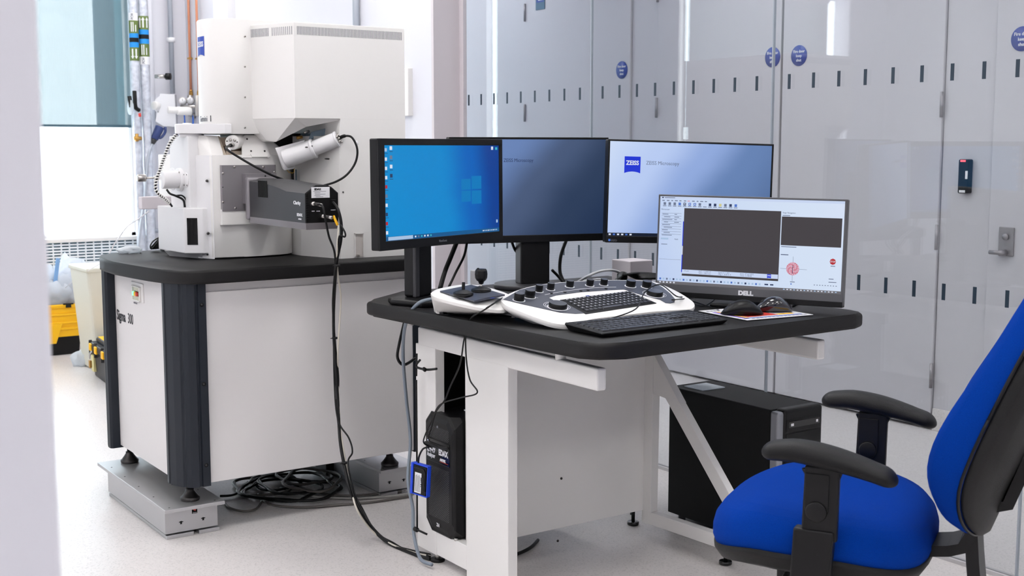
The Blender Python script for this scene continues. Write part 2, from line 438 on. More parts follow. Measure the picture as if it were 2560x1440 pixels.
# lever handle and escutcheon on door 4
c = onx(2517, 610, DX-.012)
h = MB(); h.box(DX-.02, DX-.012, c.y-.035, c.y+.035, c.z-.05, c.z+.07, M_ALU2, .003)
h.cyl((DX-.02, c.y, c.z-.035), (DX-.06, c.y, c.z-.035), .012, M_ALU2); h.cyl((DX-.055, c.y-.01, c.z-.035), (DX-.055, c.y+.05, c.z-.035), .009, M_ALU2)
h.cyl((DX-.02, c.y, c.z+.03), (DX-.028, c.y, c.z+.03), .013, M_ALU2); obj('door_handle', h, bpy.data.objects['door_4'], 'satin lever handle')
# round fire door signs
for i, (px, py, lab) in enumerate([(1555, 175, 'round blue fire door sign on the first pair of corridor doors, farthest from the camera'), (1932, 143, 'round blue fire door sign crossed by the glass joint, on the corridor doors'),
                         (1998, 139, 'round blue fire door sign just right of the glass joint'), (2556, 97, 'round blue fire door sign cut by the right edge of the photo')]):
    c = onx(px, py, DX-.012)
    s = thing('fire_door_sign', lab, 'sign', (DX-.014, c.y, c.z-.05), group='round blue fire door signs')
    q = MB(); q.cyl((DX-.012, c.y, c.z), (DX-.0145, c.y, c.z), .05, M_SIGNBLUE, seg=40); obj('disc', q, s)
    q = MB()
    for k, tx in enumerate(('Fire door', 'keep', 'shut')):
        q.text(tx, .019, M_WPRINT, frame((DX-.0150, c.y, c.z+.014-.021*k), -Y3, -X3), align='CENTER', bold=.0004)
    obj('lettering', q, s)
# sign plate at the top
c = onx(1350, 12, DX-.012); c0 = onx(1340, 26, DX-.012); c1 = onx(1363, -25, DX-.012)
s = thing('door_sign_plate', 'small blue rectangular sign plate at the top of the glass view', 'sign', (DX-.014, c.y, c0.z))
q = MB(); q.box(DX-.016, DX-.012, c1.y, c0.y, c0.z, c1.z, M_TEALPLATE, .004); obj('plate', q, s)
q = MB(); q.box(DX-.0165, DX-.0155, c1.y+.01, c0.y-.01, c0.z+.045, c1.z-.02, M_SIGNBLUE)
for k in range(3): q.box(DX-.0172, DX-.0162, c1.y+.02, c0.y-.03+.01*(k % 2), c0.z+.056+k*.014, c0.z+.062+k*.014, M_WPRINT)
obj('print', q, s)
# card reader
c = onx(2419, 441, DX)
r = thing('card_reader', 'slim black door access reader with red light behind the glass', 'card reader', (DX, c.y, c.z-.07))
q = MB(); q.box(DX-.035, DX, c.y-.026, c.y+.024, c.z-.072, c.z+.073, M_BLACK, .006); obj('housing', q, r)
q = MB(); q.box(DX-.037, DX-.034, c.y-.012, c.y+.012, c.z+.062, c.z+.070, emit('reader_red', (255, 80, 90), 2.5)); obj('status_light', q, r, 'red status light')
q = MB(); q.box(DX-.037, DX-.034, c.y-.015, c.y+.013, c.z-.068, c.z-.058, M_LABEL); q.box(DX-.037, DX-.034, c.y-.024, c.y-.014, c.z-.01, c.z+.024, M_LABEL); obj('label', q, r, 'small white label')

# glass partition: three panes, each with its two rows of manifestation marks
jy = [PILY-.02, 4.013, 3.010, 2.010, 1.007, .004, -1.0]
for i in range(len(jy)-1):
    ya, yb = jy[i], jy[i+1]
    q = MB(); q.box(GX, GX+.010, yb+.004, ya-.002, .012, CZ, M_GLASS); gp = struct('window_%d' % (i+4), q)
    q = MB()
    first = 4.942-1.0034*i
    for k in range(9):
        yy = first-.1067*k
        for (z0, z1) in ((1.4465, 1.4965), (.7935, .8435)): q.box(GX-.0008, GX, yy-.0062, yy+.0062, z0, z1, M_MANIF)
    obj('manifestation_marks', q, gp, 'two rows of small dark marks')
for i, y in enumerate(jy[:6]):
    q = MB(); wdt = .003
    if i == 0: q.box(GX-.005, GX+.015, y-.012, y+.02, 0, CZ, M_PILLAR)
    else: q.box(GX-.0005, GX+.0105, y+.0015, y+.0065, .012, CZ, mat('seal_%d' % i, (160, 168, 178), .4))
    struct('trim_%d' % (i+10), q)
q = MB(); q.box(GX-.01, GX+.02, -3, PILY, 0, .012, mat('floor_channel', (190, 188, 190), .5)); struct('baseboard_glass', q)

# ceiling lights (above the picture)
M_LED = emit('led_diffuser', (252, 250, 255), 1.0)
def ceiling_light(x, y, e, lab):
    t = thing('ceiling_light', lab, 'ceiling light', (x, y, CZ-.02), group='recessed ceiling light panels')
    q = MB()
    q.box(x-.31, x+.31, y-.31, y-.29, CZ-.015, CZ, M_WHITE); q.box(x-.31, x+.31, y+.29, y+.31, CZ-.015, CZ, M_WHITE)
    q.box(x-.31, x-.29, y-.29, y+.29, CZ-.015, CZ, M_WHITE); q.box(x+.29, x+.31, y-.29, y+.29, CZ-.015, CZ, M_WHITE); obj('frame', q, t)
    q = MB(); q.box(x-.29, x+.29, y-.29, y+.29, CZ-.008, CZ-.002, e); obj('diffuser', q, t)
M_LEDR = emit('room_led', (255, 253, 251), 17.0); M_LEDC = emit('corridor_led', (250, 248, 255), 11.0)
ORD = ['first', 'second', 'third', 'fourth', 'fifth']
for i, x in enumerate((2.6, 1.0, -.8, -2.6)):
    for j, y in enumerate((7.3, 5.1, 2.9, .7, -1.5)): ceiling_light(x, y, M_LEDR, 'square ceiling light panel, %s from the window wall in the %s row from the glass' % (ORD[j], ORD[i]))
for j, y in enumerate((6.7, 4.3, 1.9, -.5)): ceiling_light(3.95, y, M_LEDC, 'square ceiling light panel over the corridor, %s from its far end' % ORD[j])

# ================================================================== MICROSCOPE CABINET
CY = 3.80; CXL = 1.36; CXR = 2.248; CYB = 4.60; PZ = .165; SZ0 = .822; SZ1 = .866
TCAB = Matrix.Translation((-.052, -.04, 0))
cab = thing('microscope_cabinet', 'long white instrument cabinet with charcoal corner posts and black top under the microscope', 'cabinet', (1.8, 4.2, 0.12))
# worktop slab with bowed left end
def arc(cx, cy, r, a0, a1, n): return [(cx+r*cos(radians(a0+(a1-a0)*k/n)), cy+r*sin(radians(a0+(a1-a0)*k/n))) for k in range(n+1)]
sl = [(CXR+.012, CY-.035), (CXR+.012, CYB+.02)]+[(1.56, CYB+.02), (1.46, 4.614), (1.385, 4.582), (1.342, 4.53)]
sl += [(1.314, 4.44), (1.295, 4.32), (1.300, 4.22), (1.312, 4.08), (1.328, 3.95)]+[(1.345, 3.87), (1.365, 3.82), (1.39, 3.785), (1.42, 3.768), (1.455, 3.765)]
q = MB(TCAB); q.prism(sl, SZ0, SZ1, M_SLAB, .009, 4); smooth_by_angle(obj('worktop', q, cab), 40)
# posts (fluted extrusions)
def post(poly, inset, name='corner_post'):
    q = MB(TCAB); q.prism(poly, PZ, SZ0+.002, M_POST, 0)
    return q
pp = [(1.366, 3.917), (1.354, 3.910), (1.352, 3.888), (1.356, 3.884), (1.356, 3.878), (1.353, 3.873), (1.362, 3.845), (1.375, 3.818), (1.381, 3.816), (1.384, 3.811), (1.383, 3.806), (1.395, 3.795),
      (1.418, 3.788), (1.421, 3.793), (1.427, 3.793), (1.430, 3.787), (1.455, 3.787), (1.458, 3.80), (1.458, 3.86), (1.40, 3.917)]
q = post(pp, 0)
for zz in (.235, .50, .755):
    c = (1.4405, 3.787, zz); q.cyl((c[0], 3.790, zz), (c[0], 3.7862, zz), .0065, M_BLACK2, seg=16); q.cyl((c[0], 3.788, zz), (c[0], 3.785, zz), .0035, M_DGREY, seg=6)
obj('corner_post', q, cab, 'dark fluted corner post')
pl = [(1.375, 4.465), (1.345, 4.465), (1.337, 4.472), (1.336, 4.49), (1.340, 4.495), (1.337, 4.50), (1.347, 4.54), (1.37, 4.56), (1.42, 4.57), (1.42, 4.465)]
q = post(pl, 0); obj('corner_post', q, cab)
q = MB(TCAB); q.box(CXR-.03, CXR, CY+.0, CY+.05, PZ, SZ0, M_POST); obj('corner_post', q, cab)
# side panels
q = MB(TCAB); q.box(1.458, CXR-.003, CY+.004, CY+.022, PZ+.005, SZ0-.03, M_PANEL, .002); q.box(1.458, CXR-.003, CY+.012, CY+.022, SZ0-.03, SZ0, M_PANEL); obj('front_panel', q, cab)
q = MB(TCAB); q.box(1.372, 1.385, 3.917, 4.466, PZ+.01, SZ0, M_PANEL); epn = obj('end_panel', q, cab)
q = MB(TCAB); q.box(1.40, CXR-.01, CYB-.02, CYB, PZ, SZ0, M_PANEL); obj('rear_panel', q, cab)
q = MB(TCAB); q.box(CXR-.02, CXR-.005, CY+.05, CYB, PZ, SZ0, M_PANEL); obj('end_panel', q, cab)
q = MB(TCAB); q.box(1.39, CXR-.02, CY+.03, CYB-.02, PZ+.01, PZ+.03, M_DGREY); obj('base_tray', q, cab)
# switch recess
EX = 1.320
def endp(px, py): return onx(px, py, EX)
a = endp(330, 702); d2 = endp(361, 757)
q = MB(); q.box(EX-.004, EX+.001, d2.y, a.y, d2.z-.002, a.z, M_WHITE, .002)
yc = (a.y+d2.y)/2; hw = (a.y-d2.y)/2*.68
ia = a.z-.012; ib = ia-.052
for (y0, y1, z0, z1) in ((yc-hw, yc+hw, ia-.004, ia), (yc-hw, yc+hw, ib, ib+.004), (yc-hw, yc-hw+.008, ib, ia), (yc+hw-.008, yc+hw, ib, ia)): q.box(EX-.010, EX-.003, y0, y1, z0, z1, M_WHITE, .001)
q.box(EX-.0045, EX-.0042, yc-hw, yc+hw, ib, ia, M_BEIGE)
q.text('STANDBY  ON', .007, M_INKG, frame((EX-.0045, yc+hw-.004, ib-.011), -Y3, -X3), sx=.8)
sw = obj('switch_panel', q, cab)
for k, (cc, nm) in enumerate([(emit('switch_green', (140, 245, 190), 1.6), 'green lit push button'), (M_YEL, 'yellow push button'), (M_RED, 'red push button')]):
    yy = yc+.016-.017*k
    q = MB(); q.cyl((EX-.004, yy, ia-.026), (EX-.014, yy, ia-.026), .0075, cc, seg=16); q.cyl((EX-.004, yy, ia-.026), (EX-.008, yy, ia-.026), .0085, M_BLACK, seg=16); obj('push_button', q, sw, nm)
c = endp(293, 797); c.y = min(c.y, 4.415)
T1 = frame((EX-.0006, c.y, c.z), -Y3, -X3)
q = MB(); q.text('Sigma', .051, M_INK, T1, sx=.84, bold=.0012); w1 = .055*.66*2.62
T2 = frame((EX-.0006, c.y-.125, c.z), -Y3, -X3); q.text('300', .051, M_INK, T2, sx=.78)
obj('model_lettering', q, epn, 'dark lettering on the end panel')
# feet
def foot(x, y, zt, zb, parent):
    q = MB(); q.lathe([(0, zb), (.030, zb), (.032, zb+.004), (.032, zb+.010), (.028, zb+.013), (.018, zb+.026), (.013, zb+.034), (.013, zb+.04), (.008, zb+.04), (.008, zt), (0, zt)], M_DARKSTEEL, 28, Matrix.Translation((x, y, 0)))
    obj('levelling_foot', q, parent)
BPZ = .105
for (x, y) in ((1.362, 3.832), (1.352, 4.43), (2.115, 3.85), (2.115, 4.455)): foot(x, y, PZ+.01, BPZ, cab)

# anti-vibration platforms
def platform(x0, x1, y0, y1, label, plate=True):
    t = thing('isolation_platform', label, 'platform', ((x0+x1)/2, (y0+y1)/2, 0), group='aluminium isolation platforms under the cabinet feet')
    q = MB(); q.box(x0-.010, x1+.014, y0-.033, y1+.09, BPZ-.012, BPZ, M_ALU, .0015)
    for k in range(5):
        for xx in (x0+.012, x1-.012):
            q.cyl((xx, y0-.01+(y1-y0)*k/4, BPZ-.001), (xx, y0-.01+(y1-y0)*k/4, BPZ+.0006), .003, M_DARKSTEEL, seg=10)
    obj('top_plate', q, t)
    q = MB(); q.box(x0, x1, y0, y1, .016, BPZ-.012, M_ALU, .001)
    for k in (.3, .72): q.box(x0+(x1-x0)*k-.003, x0+(x1-x0)*k+.003, y0-.0006, y0+.001, .042, .052, M_BLACK2); q.box(x0+(x1-x0)*k-.007, x0+(x1-x0)*k+.007, y0-.0007, y0+.001, .048, .0505, M_BLACK2)
    bd = obj('body', q, t)
    xm = x0+(x1-x0)*.56; q = MB(); q.box(xm-.009, xm+.009, y0-.001, y0, .070, .090, M_BLACK2)
    q.hull([(xm-.007, y0-.0015, .086), (xm+.007, y0-.0015, .088), (xm+.002, y0-.0015, .078), (xm-.007, y0-.0015, .084), (xm, y0-.0011, .08)], M_RED)
    q.box(xm-.007, xm+.007, y0-.0015, y0-.0008, .072, .0735, M_LABEL)
    if plate: obj('maker_plate', q, bd, 'small black and red plate')
    q = MB(); q.box(x0+.003, x0+(x1-x0)*.56-.006, y0-.005, y1, 0, .012, M_ALU, .001); q.box(x0+(x1-x0)*.56+.012, x1+.004, y0-.005, y1, 0, .012, M_ALU, .001); obj('base_rail', q, t)
    return t
platform(1.262, 1.438, 3.79, 4.40, 'aluminium isolation platform with red and black plate under the cabinet, left one')
platform(2.06, 2.20, 3.83, 4.40, 'aluminium isolation platform partly hidden behind the desk', False)

# ================================================================== ELECTRON MICROSCOPE
CXR = 2.205
mic = thing('electron_microscope', 'large white scanning electron microscope standing on the black cabinet top', 'microscope', (1.85, 4.2, SZ1))
ch = MB()
CF = 4.06     # front face of the chamber
# chamber lower body, curved front
lowp = [(1.535, 4.115), (1.555, 4.066), (1.575, 4.060), (1.66, 4.052), (1.74, 4.052), (1.80, 4.060), (1.84, 4.078), (1.866, 4.105), (1.876, 4.14), (1.876, 4.55), (1.535, 4.55)]
ch.prism(lowp, SZ1+.006, 1.225, M_WHITE, .003, 2)
ch.prism([(x*.997+.004, y+.008) for x, y in lowp], SZ1, SZ1+.007, M_BLACK2)
smooth_by_angle(obj('chamber_housing', ch, mic), 28)
# tapered top of the chamber with cut-out
def cf(px, py, Y=CF): return ony(px, py, Y)
q = MB()
A = cf(497, 343, 4.13); zt = cf(560, 342, 4.10).z
l0 = [(1.537, 4.115, 1.222), (1.557, 4.066, 1.222), (1.600, 4.060, 1.222), (1.600, 4.11, 1.29), (1.560, 4.115, 1.292), (1.532, 4.15, 1.292), (1.600, 4.30, 1.29), (1.535, 4.30, 1.222), (1.6, 4.3, 1.222)]
q.hull(l0, M_WHITE, .003)
q.box(1.555, 1.70, 4.13, 4.40, 1.222, 1.285, M_CREAM)
q.box(1.617, 1.70, 4.085, 4.16, 1.222, 1.238, M_CREAM)
q.box(1.617, 1.69, 4.127, 4.131, 1.24, 1.255, mat('dark_cream_bar', (150, 120, 100), .5))  # darker cream bar across the back of the cut-out
q.hull([(1.600, 4.075, 1.222), (1.612, 4.07, 1.222), (1.612, 4.13, 1.29), (1.600, 4.13, 1.29), (1.600, 4.2, 1.222), (1.612, 4.2, 1.222), (1.6, 4.2, 1.29), (1.612, 4.2, 1.29)], M_CREAM)
# cover plate with four screws to the right of the notch
q.hull([(1.697, 4.062, 1.222), (1.835, 4.066, 1.222), (1.697, 4.10, 1.29), (1.775, 4.10, 1.29), (1.697, 4.35, 1.222), (1.86, 4.35, 1.222), (1.697, 4.35, 1.29), (1.79, 4.35, 1.29), (1.86, 4.10, 1.222)], M_WHITE, .003)
obj('chamber_shoulder', q, mic)
# plate on the shoulder
def slope_pt(px, py):
    # plane through z 1.222,y 4.062 and z 1.29,y 4.10
    n = Vector((0, -.068, .038)).normalized(); p = Vector((1.7, 4.0585, 1.222)); r = ray(px, py); t = (p-CP).dot(n)/r.dot(n); return CP+r*t
cp = [slope_pt(*p) for p in ((603, 350), (610, 340), (652, 340), (660, 350), (674, 393), (670, 396), (604, 396))]
q = MB(); nn = Vector((0, -.068, .038)).normalized()*.006
q.hull([p for p in cp]+[p+nn for p in cp], M_WHITE)
q.hull([slope_pt(*p)+nn*k for p in ((624, 388), (668, 388), (666, 396), (628, 396)) for k in (.5, 1.9)], M_WHITE)
for p in ((616, 350), (651, 350), (626, 380), (660, 380)):
    c = slope_pt(*p); q.cyl(c+nn*.9, c+nn*1.35, .0032, M_DARKSTEEL, seg=12)
obj('access_cover', q, mic, 'white cover plate with four screws')
# screws on the housing front
q = MB()
for p in ((518, 452), (521, 583)):
    c = cf(p[0], p[1], 4.085); q.cyl(c+Vector((.004, .01, 0)), c+Vector((-.006, -.012, 0)), .0045, M_DARKSTEEL, seg=14)
c = cf(519, 636, 4.085); q.cyl(c+Vector((.004, .01, 0)), c+Vector((-.005, -.010, 0)), .003, M_BLACK2, seg=14)
obj('screw', q, mic)
# corner trim panel between door and front
q = MB(); e1 = cf(507, 400, 4.10); 
q.hull([(1.525, 4.135, SZ1+.002), (1.557, 4.062, SZ1+.002), (1.5555, 4.066, SZ1+.002), (1.54, 4.13, SZ1+.002), (1.525, 4.135, 1.224), (1.557, 4.062, 1.224), (1.54, 4.13, 1.224)], M_WHITE2, .001)
obj('corner_trim', q, mic)
# stage door (left side face)
q = MB(); dl = cf(437, 345, 4.40)
q.box(1.500, 1.54, 4.135, 4.325, .98, 1.29, M_WHITE2, .004); obj('stage_door', q, mic)
# gray mounting plate
a = cf(552, 413, 4.05); c = cf(690, 524, 4.05)
q = MB(); q.box(a.x, c.x, 4.044, 4.062, c.z, a.z, M_ALU2, .001)
for p in ((586, 417), (557, 433), (557, 505), (588, 520), (658, 417), (686, 430)):
    s_ = cf(p[0], p[1], 4.044); q.cyl((s_.x, 4.045, s_.z), (s_.x, 4.0415, s_.z), .0038, M_STEEL, seg=14)
s_ = cf(557, 468, 4.044); q.cyl((s_.x, 4.045, s_.z), (s_.x, 4.0435, s_.z), .0018, M_BLACK2, seg=10)
obj('port_plate', q, mic, 'grey metal port plate')
a = cf(612, 434, 4.02); c = cf(690, 508, 4.02)
q = MB(); q.box(a.x, c.x, 4.01, 4.046, c.z, a.z, M_ALU2, .001)
for p in ((623, 459), (663, 440)): s_ = cf(p[0], p[1], 4.01); q.cyl((s_.x, 4.012, s_.z), (s_.x, 4.008, s_.z), .0026, M_BLACK2, seg=10)
obj('flange', q, mic, 'grey metal flange')

# recessed step line under the plate
q = MB(); a = cf(553, 524, 4.045); c = cf(640, 560, 4.045)
q.hull([(a.x, 4.049, a.z), (1.80, 4.049, a.z), (a.x, 4.040, c.z+.004), (1.80, 4.040, c.z+.004), (a.x, 4.040, c.z), (1.80, 4.040, c.z), (a.x, 4.06, c.z), (1.80, 4.06, c.z), (a.x, 4.06, a.z), (1.8, 4.06, a.z)], M_WHITE, .001)
obj('housing_step', q, mic)

# lower left handle box
q = MB()
x0 = 1.36
hb = [(1.393, 4.30), (1.405, 4.255), (1.508, 4.075), (1.552, 4.068), (1.552, 4.30)]
def hbz(py, px, P): 
    return P
ztop = 1.255
A = [onx(395, 515, 1.37), onx(460, 520, 1.42)]
pL = ony(395, 575, 4.36); pM = ony(460, 575, 4.13); pR = ony(507, 575, 4.09)
zt = ony(460, 520, 4.13).z; zb = ony(460, 634, 4.13).z; zbl = ony(395, 614, 4.36).z
q.hull([(pL.x, 4.36, zt), (pM.x, 4.13, zt), (pR.x, 4.09, zt), (1.56, 4.09, zt), (1.56, 4.36, zt), (pL.x, 4.36, zb), (pM.x, 4.13, zb), (pR.x, 4.09, zb), (1.56, 4.09, zb), (1.56, 4.36, zb)], M_WHITE2, .003)
hbx = obj('stage_control_box', q, mic, 'white box with a dark vertical grip slot')
# slot lies in the plane pM-pR
n = Vector((pR.y-pM.y, -(pR.x-pM.x), 0)).normalized(); n = -n if n.y > 0 else n
u = Vector((pR.x-pM.x, pR.y-pM.y, 0)).normalized()
def onpl(px, py, p, n): r = ray(px, py); return CP+r*((Vector(p)-CP).dot(n)/r.dot(n))
P0 = Vector((pM.x, pM.y, 1.0))
s0 = onpl(467, 545, P0, n); s1 = onpl(495, 612, P0, n)
T = frame(s0, u, n); wd = (s1-s0).dot(u); hh = s1.z-s0.z
q = MB(T)
q.box(0, wd, hh, hh+.006, -.001, .0015, M_BLACK); q.box(0, wd, -.006, 0, -.001, .0015, M_BLACK); q.box(0, .006, hh, 0, -.001, .0015, M_BLACK); q.box(wd-.006, wd, hh, 0, -.001, .0015, M_BLACK)
q.box(.006, wd-.006, hh, 0, -.001, .0004, M_BLACK2); q.box(wd*.45, wd*.55, hh+.006, -.006, 0, .0012, M_BLACK)
obj('grip_slot', q, hbx, 'black recessed grip')
# under-tray of the box
q = MB(); q.hull([(1.48, 4.30, SZ1), (1.535, 4.12, SZ1), (1.56, 4.3, SZ1), (pM.x+.03, 4.16, zb), (pR.x, 4.10, zb), (1.56, 4.3, zb), (1.46, 4.30, zb)], M_WHITE2, .001); obj('base_skirt', q, mic)
# airlock cylinder pointing left
C0 = ony(492, 450, 4.16); C0 = Vector((1.50, 4.22, ony(470, 450, 4.22).z))
ax = Vector((-1, -.10, 0)).normalized()
lft = ony(402, 450, 4.20)
q = MB()
E0 = Vector((1.502, 4.215, lft.z)); E1 = Vector((lft.x+.008, 4.215, lft.z)); 
q.cyl(E0, E1, .031, M_WHITE2, bev=.002, seg=40); q.cyl(E0, E0+Vector((-.014, 0, 0)), .040, M_WHITE2, bev=.002, seg=40)
for a_ in (50, 130, 230, 310): q.cyl(E0+Vector((-.012, .034*cos(radians(a_)), .034*sin(radians(a_)))), E0+Vector((-.017, .034*cos(radians(a_)), .034*sin(radians(a_)))), .0028, M_STEEL, seg=10)
obj('airlock_cylinder', q, mic)
q = MB(); R0 = E1+Vector((0, .03, 0)); 
rk = ony(352, 445, 4.30)
q.tube([(E1.x+.03, 4.262, rk.z+.001), (rk.x, 4.30, rk.z)], .0035, M_STEEL, sub=1, seg=12)
q.cyl((rk.x-.012, 4.302, rk.z), (rk.x+.018, 4.299, rk.z), .013, M_STEEL, bev=.003); q.cyl((E1.x+.012, 4.266, rk.z), (E1.x-.008, 4.27, rk.z), .008, M_STEEL)
obj('transfer_rod', q, mic, 'steel rod with round knob')
# blanking ports
q = MB()
for yy in (4.163, 4.30):
    q.cyl((1.501, yy, E0.z), (1.4975, yy, E0.z), .026 if yy < 4.2 else .04, M_WHITE2, bev=.001, seg=36)
for (dy, dz) in ((.013, .018), (-.013, .018), (.013, -.018), (-.013, -.018)): q.cyl((1.499, 4.163+dy, E0.z+dz), (1.4965, 4.163+dy, E0.z+dz), .0022, M_DARKSTEEL, seg=8)
obj('side_port', q, mic)
# arm sticking out to the left
a = ony(350, 492, 4.42); c = ony(460, 520, 4.42)
q = MB(); q.box(a.x, 1.56, 4.40, 4.44, c.z, a.z, M_PILLAR, .003); obj('side_arm', q, mic)
# coil hose
hp = [ony(440, 338, 4.20), ony(425, 358, 4.19), ony(412, 390, 4.19), ony(400, 425, 4.17), ony(390, 455, 4.16), ony(392, 480, 4.16), ony(412, 497, 4.18), ony(424, 508, 4.2)]
q = MB(); q.tube([ony(443, 335, 4.20)]+hp+[ony(430, 516, 4.21)], .0036, M_BLACK, seg=10); hose = obj('stage_cable', q, mic, 'black cable in a white spiral wrap')
def spline(P, n):
    P = [Vector(p) for p in P]; Q = []
    for i in range(len(P)-1):
        a = P[max(i-1, 0)]; b_ = P[i]; c_ = P[i+1]; d_ = P[min(i+2, len(P)-1)]
        for k in range(n):
            t = k/n; Q.append(0.5*((2*b_)+(c_-a)*t+(2*a-5*b_+4*c_-d_)*t*t+(3*b_-a-3*c_+d_)*t**3))
    Q.append(P[-1]); return Q
def helix(P, r, turns, n):
    S = spline(P, 12); out = []
    L = [0]
    for a_, b_ in zip(S, S[1:]): L.append(L[-1]+(b_-a_).length)
    for i in range(n+1):
        s_ = L[-1]*i/n; j = max(0, min(len(S)-2, next((k for k in range(len(L)-1) if L[k+1] >= s_), len(S)-2)))
        t = (s_-L[j])/max(1e-9, L[j+1]-L[j]); p = S[j].lerp(S[j+1], t); d_ = (S[j+1]-S[j]).normalized()
        u_ = d_.cross(Vector((.3, .9, .1))).normalized(); v_ = d_.cross(u_); an = 2*pi*turns*i/n
        out.append(p+u_*r*cos(an)+v_*r*sin(an))
    return out
q = MB(); q.tube(helix(hp, .0052, 30, 420), .0026, M_WHITE, seg=5, sub=1); obj('spiral_wrap', q, hose, 'white spiral wrap')
# two short black cables below the airlock
q = MB()
q.tube([ony(417, 474, 4.20), ony(425, 484, 4.19), ony(440, 490, 4.18), ony(458, 500, 4.18), ony(462, 518, 4.18)], .0038, M_BLACK)
q.tube([ony(440, 489, 4.185), ony(455, 489, 4.18), ony(465, 500, 4.175), ony(466, 518, 4.175)], .0028, M_BLACK)
obj('airlock_cable', q, mic, 'short black cables')
# arm plate above (white shelf at the column foot)
a = ony(434, 308, 4.16); c = ony(640, 334, 4.16)
q = MB()
zc0 = ony(500, 334, 4.10).z; zc1 = ony(480, 310, 4.16).z
q.prism([(1.470, 4.168), (1.480, 4.152), (1.56, 4.085), (1.60, 4.048), (1.62, 4.040), (1.62, 4.40), (1.57, 4.38), (1.480, 4.205)], zc0, zc1, M_WHITE2, .003)
q.cyl((1.510, 4.165, zc1-.004), (1.510, 4.165, zc1+.0035), .016, M_WHITE2, bev=.003)
q.cyl((1.53, 4.18, zc0-.012), (1.53, 4.18, zc0), .042, M_WHITE2, bev=.003)
obj('column_shelf', q, mic)
# column cover: rounded left tower
top = ony(560, 47, 4.08).z
COLO = [(1.703, 4.048), (1.665, 4.044), (1.635, 4.048), (1.608, 4.059), (1.586, 4.077), (1.572, 4.099), (1.564, 4.126), (1.562, 4.155), (1.564, 4.18), (1.572, 4.215), (1.60, 4.28)]
colp = COLO+[(1.66, 4.40), (1.80, 4.44), (1.80, 4.048)]
q = MB(); q.prism(colp, zc0-.001, top, M_WHITE, .003, 2)
cc = smooth_by_angle(obj('column_cover', q, mic), 25)
q = MB()
for py in (91, 167, 243, 319): s_ = ony(612, py, 4.045); q.cyl((s_.x, 4.05, s_.z), (s_.x, 4.0425, s_.z), .0032, M_STEEL, seg=12); q.cyl((s_.x, 4.05, s_.z), (s_.x, 4.0421, s_.z), .0014, M_DARKSTEEL, seg=8)
obj('screws', q, cc, 'steel cover screws')
# lettering and logo wrapped on the rounded corner
def zeiss(q, T, s, blue=M_ZBLUE, white=M_WPRINT, bold=.0):
    """blue shield with curved foot, side s, origin lower left"""
    tb = []
    n = 10; foot = [(s*k/n, s*.10*(1-((k/n-.5)*2)**2)) for k in range(n+1)]
    t = bmesh.new()
    for k in range(n):
        a_, b_ = foot[k], foot[k+1]
        t.faces.new([t.verts.new(p) for p in ((a_[0], a_[1], 0), (b_[0], b_[1], 0), (b_[0], s, 0), (a_[0], s, 0))])
    q.merge(t, blue, T)
    q.text('ZEISS', s*.36, white, T @ Matrix.Translation((s*.5, s*.50, s*.004)), align='CENTER', bold=s*.012, sx=.95, depth=s*.004)
# the rounded corner: place flat graphics then wrap
def wrap(mb, s_of, zoff=0.0008):
    """wrap geometry whose x is arc length (metres from the point (1.62,4.046) going left) on the column outline"""
    V = [Vector((x, y, 0)) for x, y in COLO]; L = [0]
    for a_, b_ in zip(V, V[1:]): L.append(L[-1]+(b_-a_).length)
    bmesh.ops.subdivide_edges(mb.bm, edges=[e for e in mb.bm.edges if e.calc_length() > .008], cuts=3, use_grid_fill=True)
    bmesh.ops.triangulate(mb.bm, faces=mb.bm.faces)
    for v in mb.bm.verts:
        s_ = s_of-v.co.x; j = max(0, min(len(V)-2, next((k for k in range(len(L)-1) if L[k+1] >= s_), len(V)-2)))
        t = (s_-L[j])/(L[j+1]-L[j]); d_ = (V[j+1]-V[j]).normalized(); nrm = Vector((d_.y, -d_.x, 0)); nrm = nrm if nrm.dot(Vector((-1, -1, 0))) > 0 else -nrm
        p = V[j]+d_*(s_-L[j])+nrm*(zoff+v.co.z); v.co = Vector((p.x, p.y, v.co.y))
q = MB(); zl = ony(505, 140, 4.12).z; zeiss(q, Matrix.Translation((0, zl, 0)), .068); wrap(q, .247); obj('maker_badge', q, cc, 'blue square badge')
q = MB(); zl = ony(520, 303, 4.09).z; q.text('Gemini', .028, M_INKG, Matrix.Translation((-.070, zl, 0)), sx=.80); q.text('1', .028, M_INK, Matrix.Translation((.008, zl, 0)), sx=.8, bold=.0008); wrap(q, .168); obj('model_lettering', q, cc, 'grey lettering')
# upper box with vent slots
UF = 3.85; UZ0 = ony(740, 295, UF).z; UZ1 = ony(733, 54, UF).z
cx, cy = ony(740, 369, UF).x, UF
bx, by = cx-.33*.232, cy+.944*.232
RX = CXR-.012
q = MB(); top_poly = [(bx, by), (cx, cy), (RX, cy), (RX, 4.52), (bx, 4.52)]
q.prism(top_poly, UZ0, UZ1, M_WHITE, .002, 2, bevbottom=False)
ub = obj('tower_cover', q, mic)
# vents (dark slots) on chamfer and front
q = MB(); vz = ony(760, 82, UF)
zu = ony(740, 65, UF).z; zl = ony(740, 86, UF).z
n = 74
for k in range(n):
    xx = cx+.012+(RX-cx-.02)*k/n; q.box(xx, xx+.0022, UF-.0006, UF, zl, zu, M_INKG)
uu = Vector((cx-bx, cy-by, 0)); LL = uu.length; uu.normalize()
T = frame((bx, by, 0), uu, Vector((uu.y, -uu.x, 0)))
for (s0_, s1_, nn_) in ((.012, .108, 17), (.128, .222, 11)):
    for k in range(nn_): 
        a_ = s0_+(s1_-s0_)*k/(nn_-1); q.box(a_, a_+.0022, zl, zu, -.0002, .0006, M_INKG, T=T)
obj('vent_slots', q, ub, 'row of dark vent slots')
